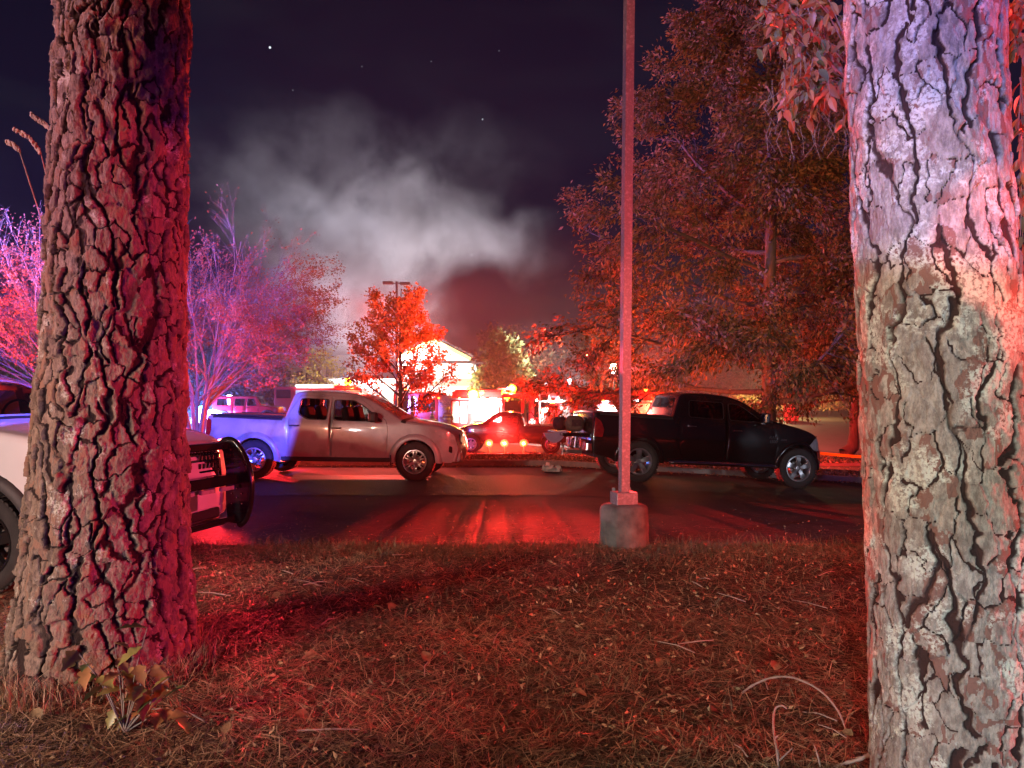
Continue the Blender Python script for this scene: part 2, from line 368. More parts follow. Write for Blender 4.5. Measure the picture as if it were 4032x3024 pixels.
# kerbed islands
m_kerb = ramp_mat('kerb_concrete', [(.20, .18, .16), (.30, .27, .24)], 7, .9, bump=.4, bscale=50)
def island(x0, x1, y0, y1, h=.13):
    xs = XS[(XS >= x0) & (XS <= x1)]; n = len(xs); mb = MB(); rows = [(y0, 0), (y0 + .01, h), (y0 + .16, h), (y0 + .17, h - .03)]
    rows2 = [(y1 - .17, h - .03), (y1 - .16, h), (y1 - .01, h), (y1, 0)]
    for rr in (rows, rows2):
        vs = []
        for x in xs:
            for y, z in rr: vs.append((x, y, gz(x, y) + z))
        fs = [(i * 4 + j, i * 4 + j + 1, (i + 1) * 4 + j + 1, (i + 1) * 4 + j) for i in range(n - 1) for j in range(3)]
        mb.add(vs, fs)
    for x in (xs[0], xs[-1]): mb.box((x, (y0 + y1) / 2, gz(x, (y0 + y1) / 2) + h / 2 - .05), (.16, y1 - y0 - .02, h + .1))
    part('kerb', mb, m_kerb, kind='structure')
    grid_sheet('island_soil', xs, np.linspace(y0 + .17, y1 - .17, 5), h - .03, m_dirt)
island(-30, 40, 17.6, 19.8); island(11, 30, 29.5, 36)
m_lawn = ramp_mat('dry_lawn', [(.05, .045, .02), (.10, .085, .04), (.07, .06, .03)], 3, .95, bump=.6, bscale=30)
grid_sheet('lawn', XS[(XS >= -60) & (XS <= -8)], YS[(YS >= 52)], .03, m_lawn)
grid_sheet('lawn_beyond_road', XS[(XS >= 16) & (XS <= 120)], YS[(YS >= 60)], .03, m_lawn)

# ------------------------------------------------------------------ pine trunks with plated bark
def bark_material(name, plate, plate2, fissure, inner, lichen, lich_amt):
    m = bpy.data.materials.new(name); m.use_nodes = True; nt = m.node_tree; N = nt.nodes; L = nt.links; b = N['Principled BSDF']
    b.inputs['Roughness'].default_value = .88; b.inputs['Specular IOR Level'].default_value = .25
    at = N.new('ShaderNodeAttribute'); at.attribute_name = 'bark'; sp = N.new('ShaderNodeSeparateColor'); L.new(at.outputs['Color'], sp.inputs[0])
    tc = N.new('ShaderNodeTexCoord')
    def noise(sc, det=5, st=(1, 1, 1), rough=.6):
        mp = N.new('ShaderNodeMapping'); mp.inputs['Scale'].default_value = st; n = N.new('ShaderNodeTexNoise'); n.inputs['Scale'].default_value = sc
        n.inputs['Detail'].default_value = det; n.inputs['Roughness'].default_value = rough; L.new(tc.outputs['Object'], mp.inputs[0]); L.new(mp.outputs[0], n.inputs[0]); return n
    def mix(f, a, c, mode='MIX'):
        mx = N.new('ShaderNodeMix'); mx.data_type = 'RGBA'; mx.blend_type = mode
        for s_, v in ((0, f), (6, a), (7, c)):
            if hasattr(v, 'is_linked') or hasattr(v, 'links'): L.new(v, mx.inputs[s_])
            else: mx.inputs[s_].default_value = v if s_ == 0 else (*v, 1)
        return mx.outputs[2]
    def mr(v, a, c, lo=0, hi=1):
        k = N.new('ShaderNodeMapRange'); k.interpolation_type = 'SMOOTHSTEP'; k.inputs[1].default_value = a; k.inputs[2].default_value = c; k.inputs[3].default_value = lo; k.inputs[4].default_value = hi
        L.new(v, k.inputs[0]); return k.outputs[0]
    col = mix(sp.outputs[1], plate, plate2)
    fine = noise(38, 8, (1, 1, .45), .75)
    col = mix(mr(fine.outputs[0], .36, .66), mix(.62, col, fissure), col)
    col = mix(mr(sp.outputs[2], .74, .84), col, inner)
    li = noise(5.5, 8, (1, 1, 1), .72); la = mr(li.outputs[0], lich_amt, lich_amt + .09)
    li2 = noise(75, 3); l2 = N.new('ShaderNodeMath'); l2.operation = 'MULTIPLY'; L.new(la, l2.inputs[0]); L.new(mr(li2.outputs[0], .40, .52), l2.inputs[1])
    col = mix(l2.outputs[0], col, lichen)
    cm = mr(sp.outputs[0], .25, .8)
    col = mix(cm, fissure, col)
    L.new(col, b.inputs['Base Color'])
    add = N.new('ShaderNodeMath'); add.operation = 'ADD'; n3 = noise(130, 6, (1, 1, .6)); n4 = noise(36, 6, (1, 1, .35)); L.new(n3.outputs[0], add.inputs[0]); L.new(n4.outputs[0], add.inputs[1])
    bp = N.new('ShaderNodeBump'); bp.inputs['Strength'].default_value = .9; bp.inputs['Distance'].default_value = .011
    L.new(add.outputs[0], bp.inputs['Height']); L.new(bp.outputs[0], b.inputs['Normal']); return m
def pine(label, ctr, rad, zmax, mat, cw, chh, depth, layer, na, nz_, seed, z0=-.25, crackw=.22, facing=-90, rough=.0045, fur=9.0, furw=.035, lich=False):
    """ctr(z)->(x,y) arrays, rad(z)"""
    # angles: dense towards the lot's near side
    d = np.linspace(-1, 1, na + 1)[:-1]; th = R(facing) + np.pi * (d * .62 + d ** 3 * .38 * np.sign(1)); th = np.sort(th)
    z = z0 + (zmax - z0) * np.linspace(0, 1, nz_) ** 1.06
    T, Z = np.meshgrid(th, z); Rr = rad(Z); cx, cy = ctr(Z)
    Rn = float(rad(np.array(1.5)))
    ref = np.stack([np.cos(T) * Rn, np.sin(T) * Rn, Z], -1)
    w = .10 * np.stack([fbm(ref * 5, 3, seed), fbm(ref * 5, 3, seed + 3)], -1) + .022 * np.stack([fbm(ref * 26, 3, seed + 8), fbm(ref * 26, 3, seed + 9)], -1)
    u = (T - R(facing)) * Rn + w[..., 0] * 1.5; v = Z + w[..., 1] * 1.6
    jag = np.stack([fbm(ref * 48, 2, seed + 80), fbm(ref * 48, 2, seed + 81)], -1) * .022
    d1, d2, idp, c1, c2 = voro((u + jag[..., 0]) / cw, (v + jag[..., 1]) / chh, seed)
    e = c2 - c1; horiz = np.abs(e[..., 0]) / (np.hypot(e[..., 0], e[..., 1]) + 1e-6); gap = (d2 - d1)
    vert = sst(.30, .72, horiz); wv = .45 + 1.3 * vnoise(ref * 6, seed + 33)
    wid = crackw * (.34 + .66 * vert) * wv
    cr = sst(.25, 1.0, gap / wid); dep = depth * (.40 + .60 * vert)
    pr_ = c1 + c2; ph = np.modf(np.abs(np.sin(pr_[..., 0] * 12.9898 + pr_[..., 1] * 78.233) * 43758.5453))[0]; heal = sst(.30, .44, ph)
    cr = 1 - (1 - cr) * (.10 + .90 * heal)
    h = -(1 - cr) * dep
    # broad upright furrows where several plates part
    f1, f2, idf, q1, q2 = voro((u + jag[..., 0] + .05 * fbm(ref * np.array([5, 5, 2.5]), 2, seed + 21)) / (cw * fur), v / (chh * 3.2) + 2.1, seed + 4)
    ee = q2 - q1; hz = sst(.45, .85, np.abs(ee[..., 0]) / (np.hypot(ee[..., 0], ee[..., 1]) + 1e-6))
    fu = 1 - (1 - sst(.15, 1.0, (f2 - f1) / (furw * wv))) * hz; h -= (1 - fu) * depth * 1.25
    # plates sit at their own height and tilt
    lu = u / cw - c1[..., 0]; lv = v / chh - c1[..., 1]; top = sst(.35, .9, np.minimum(cr, fu))
    h += ((idp - .5) * layer * 2.2 + lu * (np.modf(idp * 37.7)[0] - .5) * layer * 2.4 + lv * (np.modf(idp * 91.3)[0] - .62) * layer * 2.6) * (.3 + .7 * top)
    # flaky layers: terraces with crisp rims
    q = idp * 3 + 7.5 * fbm(ref * np.array([15, 15, 8.5]), 4, seed + 50, .55) + 1.2 * lu; st = np.floor(q); fr = q - st
    terr = st + sst(.0, .16, fr); h += (terr - 1.5) * layer * .62 * top; fid = _h(st.astype(np.int64) + 50, (idp * 997).astype(np.int64), (st * 0).astype(np.int64), seed)
    q = 5.5 * fbm(ref * np.array([38, 38, 20]), 3, seed + 57, .5); st2 = np.floor(q); h += (st2 + sst(0, .2, q - st2)) * layer * .30 * top
    h += rough * 1.5 * fbm(ref * np.array([85, 85, 50]), 3, seed + 70, .6)
    rr = Rr + h
    X = cx + np.cos(T) * rr; Y = cy + np.sin(T) * rr
    V = np.stack([X, Y, Z], -1).reshape(-1, 3); n = na
    i = (np.arange(nz_ - 1)[:, None] * n + np.arange(n)[None, :]); j = (np.arange(nz_ - 1)[:, None] * n + (np.arange(n)[None, :] + 1) % n)
    F = np.stack([i, j, j + n, i + n], -1).reshape(-1, 4)
    crm = np.minimum(cr, fu)
    C = np.stack([crm, idp, fid, np.ones_like(idp)], -1).reshape(-1, 4)
    t = thing('pine_tree', label, 'tree', (0, 0, 0))
    link('trunk', np_mesh('trunk', V, F, mat, True, {'bark': ('POINT', C)}), t)
    return t
bark_l = bark_material('bark_brown', (.30, .21, .165), (.21, .145, .11), (.022, .011, .010), (.22, .12, .085), (.42, .39, .33), .56)
bark_r = bark_material('bark_lichen', (.50, .46, .41), (.38, .34, .30), (.045, .022, .020), (.22, .12, .10), (.60, .62, .55), .50)
# left trunk: silhouettes read off at its centre distance
def edges(tab, D):
    t = np.array(tab, float); zz = 1.6 - (t[:, 0] - 1570) / 2900 * D; o = np.argsort(zz); zz = zz[o]; c = ((t[:, 1] + t[:, 2]) / 2)[o]; w = ((t[:, 2] - t[:, 1]) / 2)[o]
    def ctr(z): return (np.interp(z, zz, c) - 2016) / 2900 * D, np.full_like(z, D)
    def rad(z): return np.interp(z, zz, w) / 2900 * D * 1.025 / np.sqrt(1 + ((np.interp(z, zz, c) - 2016) / 2900) ** 2)
    return ctr, rad
cL, rL = edges([(0, 245, 745), (500, 215, 742), (1000, 195, 738), (1500, 160, 735), (2000, 120, 750), (2400, 72, 776), (2600, 35, 792), (2760, -5, 806), (2950, -60, 860)], 4.35)
def _ext(f, k):
    return f
pine('rugged pine trunk with thick brown plated bark beside the white patrol car', cL, rL, 4.6, bark_l, .080, .120, .019, .0075, 440, 780, 3, crackw=.25, fur=1.9, furw=.22)
cR, rR = edges([(0, 3322, 3935), (500, 3336, 3952), (900, 3354, 3980), (1400, 3374, 4022), (2000, 3390, 4060), (2600, 3412, 4104), (3024, 3416, 4126), (3400, 3410, 4170)], 2.75)
pine('pale lichened pine trunk with shallow cracked bark under the leafy branch', cR, rR, 3.8, bark_r, .082, .115, .0125, .0034, 440, 680, 11, crackw=.12, facing=-125, rough=.003, fur=1.6, furw=.17, lich=True)
# ------------------------------------------------------------------ vehicle builder
def fillet(pts, n=5):
    """pts: (x, z[, radius]) open path -> smoothed polyline"""
    out = []
    for i, p in enumerate(pts):
        r = p[2] if len(p) > 2 else 0; P = Vector(p[:2])
        if r <= 0 or i in (0, len(pts) - 1): out.append(P); continue
        A = Vector(pts[i - 1][:2]); B = Vector(pts[i + 1][:2]); a = (A - P); b = (B - P)
        r1 = min(r, a.length * .49); r2 = min(r, b.length * .49); s = P + a.normalized() * r1; e = P + b.normalized() * r2
        for k in range(n + 1):
            t = k / n; out.append(s * (1 - t) ** 2 + P * 2 * t * (1 - t) + e * t * t)
    return out
def resample(path, step):
    out = [path[0]]
    for a, b in zip(path, path[1:]):
        n = max(1, int((b - a).length / step))
        for k in range(1, n + 1): out.append(a.lerp(b, k / n))
    return out
def pnormals(path):
    ns = []
    for i in range(len(path)):
        t = (path[min(i + 1, len(path) - 1)] - path[max(i - 1, 0)]).normalized(); ns.append(Vector((-t.y, t.x)))
    return ns           # points left of travel = outwards for a rear-to-front path over the top
def inside(pt, poly):
    x, y = pt; c = False; n = len(poly)
    for i in range(n):
        x1, y1 = poly[i]; x2, y2 = poly[i - 1]
        if (y1 > y) != (y2 > y) and x < (x2 - x1) * (y - y1) / (y2 - y1) + x1: c = not c
    return c
def cdt(outer, holes=(), step=.07):
    V = []; E = []
    for lp in [outer] + list(holes):
        o = len(V); V += [Vector(p) for p in lp]; n = len(lp); E += [(o + i, o + (i + 1) % n) for i in range(n)]
    xs = [p[0] for p in outer]; zs = [p[1] for p in outer]; z = min(zs) + step * .5; k = 0
    while z < max(zs):
        x = min(xs) + step * (.5 + .25 * (k % 2))
        while x < max(xs):
            if inside((x, z), outer) and not any(inside((x, z), h) for h in holes): V.append(Vector((x, z)))
            x += step
        z += step; k += 1
    r = delaunay_2d_cdt(V, E, [], 0, 1e-5); vs = [tuple(v) for v in r[0]]; fs = []
    for f in r[2]:
        c = (sum(vs[i][0] for i in f) / len(f), sum(vs[i][1] for i in f) / len(f))
        if inside(c, outer) and not any(inside(c, h) for h in holes): fs.append(tuple(f))
    return vs, fs
def arc(cx, cz, r, a0, a1, n=14): return [Vector((cx + r * math.cos(R(a0 + (a1 - a0) * k / n)), cz + r * math.sin(R(a0 + (a1 - a0) * k / n)))) for k in range(n + 1)]
def rrect(x0, z0, x1, z1, r=.02):
    p = []
    for cx, cz, a in ((x1 - r, z1 - r, 0), (x0 + r, z1 - r, 90), (x0 + r, z0 + r, 180), (x1 - r, z0 + r, 270)): p += arc(cx, cz, r, a, a + 90, 3)
    return p
def rpoly(pts, r=.03, n=3):
    k = len(pts); out = []
    for i in range(k):
        P = Vector(pts[i]); A = Vector(pts[i - 1]); B = Vector(pts[(i + 1) % k]); a = A - P; b = B - P
        s = P + a.normalized() * min(r, a.length * .45); e = P + b.normalized() * min(r, b.length * .45)
        for j in range(n + 1): t = j / n; out.append(s * (1 - t) ** 2 + P * 2 * t * (1 - t) + e * t * t)
    return out

M = {}
M['tyre'] = ramp_mat('tyre_rubber', [(.014, .013, .013), (.028, .026, .025)], 8, .85, bump=.4, bscale=60)
M['black_plastic'] = ramp_mat('black_plastic', [(.012, .012, .013), (.02, .02, .022)], 30, .6, bump=.2, bscale=150)
M['black_gloss'] = ramp_mat('black_gloss', [(.008, .008, .009)], 5, .15)
M['chrome'] = ramp_mat('chrome', [(.75, .75, .77), (.6, .6, .62)], 4, .12, 1.0)
M['alloy'] = ramp_mat('alloy', [(.52, .52, .54), (.42, .42, .44)], 12, .3, .9)
M['steel'] = ramp_mat('steel', [(.25, .24, .23), (.33, .31, .3)], 14, .4, .85)
M['dark_in'] = ramp_mat('dark_interior', [(.01, .01, .01), (.018, .016, .016)], 6, .9)
M['seat'] = ramp_mat('seat_cloth', [(.03, .028, .028), (.045, .04, .04)], 20, .95)
M['glass'] = glass_mat('tinted_glass', (.45, .47, .46)); M['dark_glass'] = glass_mat('dark_glass', (.10, .10, .11))
M['lens'] = ramp_mat('lamp_lens', [(.55, .55, .56), (.35, .35, .36)], 14, .08, .3, coat=1)
M['red_lens'] = ramp_mat('red_lens', [(.30, .012, .012), (.16, .008, .008)], 14, .12, coat=1)
M['amber_lens'] = ramp_mat('amber_lens', [(.6, .2, .02)], 14, .12, coat=1)
def paint(name, c, rough=.32, coat=.6, var=.04, dust=None):
    c2 = tuple(min(1, k * (1 - var * 3)) for k in c)
    return ramp_mat(name, [c, c2] if dust is None else [dust, c, c2], 2.2, rough, 0, coat=coat, detail=8, rvar=.08)

def body(root, S, res=.07):
    """S: dict with top path, bottom, arches, widths. Adds shell, doors, glass, wheels."""
    top = resample(fillet(S['top']), res * 1.1); ns = pnormals(top); r = S.get('edge', .055)
    ins = [p - n * r for p, n in zip(top, ns)]
    w0 = S['w'] / 2; belt = S['belt']; tum = S.get('tum', .28); x0 = min(p.x for p in top); x1 = max(p.x for p in top); zm = S.get('zm', .75)
    cab = S.get('cab')                           # (xr, xf) range in which upper body leans in
    def W(x, z):
        w = w0 - .05 * ((z - zm) / .5) ** 2 * (1 if z < zm + .7 else 0)
        if z > belt: w = w0 - .05 * ((belt - zm) / .5) ** 2 - tum * (z - belt)
        f = max(0., (x - (x1 - S.get('nose', .7))) / S.get('nose', .7)); b = max(0., ((x0 + S.get('tail', .25)) - x) / S.get('tail', .25))
        return w - S.get('kf', .16) * f ** 2.4 - S.get('kb', .05) * b ** 2.2
    S['W'] = W
    bz = S['sill']; ar = S['arch_r']; xf, xr = S['wb'] / 2, -S['wb'] / 2; az = S['tyre_r'] + S.get('arch_dz', 0)
    def cutarc(cx):
        s = math.asin(max(-1, min(1, (bz - az) / ar))); a = math.degrees(s); return arc(cx, az, ar, a, 180 - a, 16)
    ul = [Vector((ins[-1].x, S['fz']))] if ins[-1].y > S['fz'] + .02 else []
    bottom = ul + [Vector((xf + ar + .03, bz - .01))] if False else ul
    path = list(ins) + ul
    fa = cutarc(xf); ra = cutarc(xr)
    fr_b = Vector((fa[0].x + .02, max(bz, S['fz'])))
    poly = list(ins)
    if poly[-1].y > S['fz'] + .02: poly.append(Vector((poly[-1].x - .02, S['fz'])))
    poly += [q for q in fa if True] + [q for q in ra] 
    if poly[0].y > S['rz'] + .02: poly.append(Vector((poly[0].x + .02, S['rz'])))
    # dedupe
    pp = [poly[0]]
    for q in poly[1:]:
        if (q - pp[-1]).length > .004: pp.append(q)
    poly = pp
    paintm = S['paint']; gap = .007
    doors = S.get('doors', []); holes = [rpoly(d['poly'], .05) for d in doors]; wins = S.get('wins', [])
    for sgn in (-1, 1):
        def put(name, outer, hl, mat, off=0.0, parent=root, step=res, thick=0.0, smooth=True, sgn=sgn):
            vs, fs = cdt(outer, hl, step); mb = MB(); V3 = [(x, sgn * (W(x, z) + off), z) for x, z in vs]
            mb.add(V3, fs)
            if thick:
                n = len(V3); mb.add([(x, sgn * (W(x, z) + off - thick), z) for x, z in vs], [])
                cnt = {}
                for f in fs:
                    for a, b in zip(f, f[1:] + f[:1]): cnt[(a, b)] = cnt.get((a, b), 0) + 1
                for (a, b) in list(cnt):
                    if (b, a) not in cnt: mb.f.append((a, b, b + n, a + n)); mb.m.append(0)
            o = part(name, mb, mat, parent)
            if smooth: autosmooth(o, 40)
            return o
        S['put' + ('R' if sgn < 0 else 'L')] = put
        put('body_side', poly, holes + [rpoly(w_, .05) for w_ in S.get('body_wins', [])], paintm, thick=.03)
        for w_ in S.get('body_wins', []): put('window', rpoly(w_, .05), [], M[S.get('glass', 'glass')], -.012, step=.2)
        for d in doors:
            outer = rpoly([Vector(p) + (Vector((sum(q[0] for q in d['poly']) / len(d['poly']), sum(q[1] for q in d['poly']) / len(d['poly']))) - Vector(p)).normalized() * gap for p in d['poly']], .05)
            win = rpoly(d['win'], .05)
            dr = put('door', outer, [win], paintm, thick=.035)
            gl = put('window', win, [], M[S.get('glass', 'glass')], -.014, parent=dr, step=.25)
            cw = Vector((sum(q.x for q in win) / len(win), sum(q.y for q in win) / len(win)))
            fr = rpoly([Vector(p) + (Vector(p) - cw).normalized() * .022 for p in d['win']], .06)
            put('window_seal', fr, [win], M['black_plastic'], .004, parent=dr, step=.5)
            hx, hz = d['handle']; hb = MB()
            hb.box((hx, sgn * (W(hx, hz) + .032), hz), (.19, .018, .028), bev=.008)
            for dx in (-.08, .08): hb.box((hx + dx, sgn * (W(hx, hz) + .012), hz), (.03, .05, .024), bev=.006)
            part('handle', hb, S.get('handle_mat', M['chrome']), dr)
        # wheel arch lips
        for cx in (xf, xr):
            fw = S.get('flare_w', .05); fo = S.get('flare_off', .022); mb = MB(); s = math.asin(max(-1, min(1, (bz - az) / ar))); n = 22; secs = [(-.012, -.02), (-.006, fo), (.02, fo + .004), (fw * .6, fo * .8), (fw, .0), (fw + .006, -.02)]
            vs = []
            for k in range(n + 1):
                a = s - .05 + (math.pi - 2 * s + .1) * k / n
                for dr_, of in secs: x = cx + (ar + dr_) * math.cos(a); z = az + (ar + dr_) * math.sin(a); vs.append((x, sgn * (W(x, z) + of), z))
            q = len(secs); mb.add(vs, [(k * q + j, k * q + j + 1, (k + 1) * q + j + 1, (k + 1) * q + j) for k in range(n) for j in range(q - 1)])
            autosmooth(part('wheel_arch', mb, S.get('flare_mat', paintm), root), 50)
            # liner
            ml = MB(); n2 = 18; vs = []
            for k in range(n2 + 1):
                a = -.1 + (math.pi + .2) * k / n2
                for yy in (w0 - .04, w0 - .42): vs.append((cx + (ar + .0) * math.cos(a), sgn * yy, az + ar * math.sin(a)))
            ml.add(vs, [(2 * k, 2 * k + 1, 2 * k + 3, 2 * k + 2) for k in range(n2)])
            part('wheel_well', ml, M['dark_in'], root)
    # upper skin: loft over the top path, right edge -> left edge
    secs = [(0, 0), (.3, .35), (.6, .72), (1, 1)]
    def section(i):
        p, n = top[i], ns[i]; q = ins[i]; row = []
        w = W(q.x, q.y)
        for a in (0, 30, 60, 90):
            rr = r; row.append((q.x + n.x * rr * math.sin(R(a)), w - rr * (1 - math.cos(R(a))), q.y + n.y * rr * math.sin(R(a))))
        crown = S.get('crown', .03) + S.get('nose_bow', .07) * float(sst(.35, .9, n.x))
        for t in (.82, .6, .3, 0):
            y = (w - r) * t; cb = crown * (1 - t * t); row.append((p.x + n.x * cb, y, p.y + n.y * cb))
        full = [(x, -y, z) for x, y, z in row] + [(x, y, z) for x, y, z in reversed(row[:-1])]; return full
    zones = S['zones']     # list of (xa, xb, kind) by centre path position
    def kind(i):
        p = top[i]; n = ns[i]
        for xa, xb, za, k in zones:
            if xa <= p.x <= xb and p.y >= za: return k
        return 'paint'
    rows = [section(i) for i in range(len(top))]; m = len(rows[0])
    groups = {}
    for i in range(len(top) - 1):
        k = kind(i) if kind(i) == kind(i + 1) else 'paint'
        groups.setdefault(k, []).append(i)
    for k, idx in groups.items():
        mb = MB(); fs = []; edge = k in ('windshield', 'rear_window')
        vs = [v for rr in rows for v in rr]; 
        body_fs = []
        for i in idx:
            for j in range(m - 1):
                f = (i * m + j, i * m + j + 1, (i + 1) * m + j + 1, (i + 1) * m + j)
                if edge and (j < 4 or j >= m - 5): body_fs.append(f)
                else: fs.append(f)
        def emit(nm, fl, mat):
            par = {}
            def find(a):
                while par.setdefault(a, a) != a: a = par[a]
                return a
            for f in fl:
                for a in f[1:]: par[find(a)] = find(f[0])
            isl = {}
            for f in fl: isl.setdefault(find(f[0]), []).append(f)
            for fl2 in isl.values():
                used = sorted({a for f in fl2 for a in f}); mp = {a: b for b, a in enumerate(used)}
                q = MB(); q.add([vs[a] for a in used], [tuple(mp[a] for a in f) for f in fl2]); autosmooth(part(nm, q, mat, root), 45)
        if edge:
            emit('pillar', body_fs, paintm); emit(k, fs, M[S.get('ws_glass', 'glass')])
        else: emit({'paint': 'body_top', 'hood': 'hood', 'roof': 'roof', 'cover': 'bed_cover', 'cowl': 'cowl'}.get(k, k), fs, S.get('cover_mat', M['black_plastic']) if k in ('cover', 'cowl') else paintm)
    # floor / inner tub
    fl = MB(); xa, xb = x0 + .15, x1 - .2
    fl.box(((xa + xb) / 2, 0, (bz + .12)), (xb - xa, S['w'] - .75, .2)); 
    if S.get('tub', True):
        cx0, cx1 = S['cabx']; fl.box(((cx0 + cx1) / 2, 0, (bz + belt) / 2 - .02), (cx1 - cx0, S['w'] - .22, belt - bz - .12))
        fl.box(((x0 + cx0) / 2 + .1, 0, (bz + belt) / 2 + .03), (abs(cx0 - x0) - .35, S['w'] - .95, belt - bz - .1)); fl.box(((x1 + cx1) / 2 - .05, 0, (bz + belt) / 2 - .1), (abs(x1 - cx1) - .4, S['w'] - .95, belt - bz - .25))
    part('chassis', fl, M['dark_in'], root)
    if S.get('seats', True):
        for sx in S.get('seatx', (-.3, .55)):
            for sy in (-.42, .42):
                sb = MB(); sb.box((sx - .22, sy, belt + .05), (.14, .46, .5), rot=Matrix.Rotation(-.2, 3, 'Y'), bev=.05); sb.box((sx - .3, sy, belt + .40), (.10, .24, .18), bev=.04)
                part('seat', sb, M['seat'], root)
        sw = MB(); pts = [Vector((S.get('seatx', (-.3, .55))[1] + .42, .4 + .18 * math.cos(a), belt + .08 + .18 * math.sin(a))) for a in [2 * math.pi * k / 16 for k in range(17)]]; sw.tube(pts, .014, 6); part('steering_wheel', sw, M['black_plastic'], root)
def tyre_prof(R_, w, rr):
    h = w / 2; return [(rr, -h * .8), (rr + .02, -h * .95), ((R_ + rr) / 2, -h * 1.03), (R_ - .03, -h * .96), (R_ - .008, -h * .82), (R_, -h * .5), (R_, h * .5), (R_ - .008, h * .82), (R_ - .03, h * .96), ((R_ + rr) / 2, h * 1.03), (rr + .02, h * .95), (rr, h * .8)]
def make_wheel(root, x, y, S):
    """wheel part (hub and brake) > tyre, rim. Outer face at -y for the right side."""
    Rt, rr, w = S['tyre_r'], S['rim_r'], S.get('tyre_w', .26); sgn = -1 if y < 0 else 1
    hub = MB(); hub.lathe([(0.001, -.03), (rr * .55, -.03), (rr * .55, .03), (.001, .03)], 20, 'Y', mi=0)
    wh = part('wheel', hub, M['steel'], root, loc=(x, y, Rt), rot=(0, 0, 0 if sgn < 0 else math.pi))
    t = MB(); t.lathe(tyre_prof(Rt, w, rr), 44, 'Y', closed=True)
    for k in range(44):      # tread blocks
        a = 2 * math.pi * k / 44
        for yy in (-w * .36, -w * .1, w * .16, w * .38):
            t.box((Rt * .998 * math.cos(a + (yy > 0) * .04), yy, Rt * .998 * math.sin(a + (yy > 0) * .04)), (.016, w * .2, .036), rot=Matrix.Rotation(-a, 3, 'Y'))
    autosmooth(part('tyre', t, M['tyre'], wh), 40)
    r = MB(); r.lathe([(rr + .004, -w * .42), (rr + .012, -w * .47), (rr - .006, -w * .475), (rr - .02, -w * .42), (rr - .03, -w * .3), (rr - .04, w * .38), (rr, w * .42)], 40, 'Y')
    r.lathe([(.001, -w * .34), (.045, -w * .35), (.06, -w * .33), (.075, -w * .28), (.085, -w * .2)], 20, 'Y')
    ns = S.get('spokes', 6); tw = S.get('twin', True)
    for k in range(ns):
        a0 = 2 * math.pi * k / ns + math.pi / 2
        for da, wd in (((-.19, .020), (.19, .020)) if tw else ((0, .052),)):
            pts = []; rin, rout = .05, rr - .012
            for q in range(5):
                f = q / 4; ra = rin + (rout - rin) * f; a = a0 + da * (1.0 if f > .2 else .45) * (.55 + .45 * f if tw else 1)
                wdt = wd * (.75 + (.55 if not tw else .2) * f); yy = -w * (.30 + .10 * math.sin(f * math.pi * .8))
                c = Vector((ra * math.cos(a), yy, ra * math.sin(a))); tdir = Vector((-math.sin(a), 0, math.cos(a)))
                pts.append((c, tdir * wdt))
            vs = []
            for c, d in pts: vs += [c - d + Vector((0, .012, 0)), c - d * .72 - Vector((0, .012, 0)), c + d * .72 - Vector((0, .012, 0)), c + d + Vector((0, .012, 0)), c + Vector((0, .05, 0))]
            fs = [(i * 5 + j, i * 5 + (j + 1) % 5, (i + 1) * 5 + (j + 1) % 5, (i + 1) * 5 + j) for i in range(4) for j in range(5)]
            r.add(vs, fs)
    for k in range(S.get('lugs', 6)):
        a = 2 * math.pi * k / S.get('lugs', 6); r.ball((.052 * math.cos(a), -w * .36, .052 * math.sin(a)), .012, 4)
    autosmooth(part('rim', r, S.get('rim_mat', M['alloy']), wh), 35)
    return wh
def lettering(name, txt, parent, loc, rot, size, mat, shear=0.0, extr=.004, bold=0.0):
    c = bpy.data.curves.new(name, 'FONT'); c.body = txt; c.size = size; c.extrude = extr; c.shear = shear; c.offset = bold; c.align_x = 'CENTER'; c.align_y = 'CENTER'; c.resolution_u = 2
    o = bpy.data.objects.new(name, c); me = bpy.data.meshes.new_from_object(o); bpy.data.objects.remove(o); me.materials.clear(); me.materials.append(mat)
    return link(name, me, parent, loc, rot)
def mirror_part(root, x, y, z, S, size=(.16, .22, .2), mat=None):
    mb = MB(); sgn = -1 if y < 0 else 1; mb.box((x, y + sgn * .14, z), size, bev=.045); mb.box((x + .02, y + sgn * .02, z - .05), (.06, .16, .05), bev=.01)
    p = part('mirror', mb, mat or M['black_plastic'], root)
    g_ = MB(); g_.box((x - size[0] / 2 - .003, y + sgn * .14, z), (.004, size[1] * .8, size[2] * .8)); part('mirror_glass', g_, M['chrome'], p)

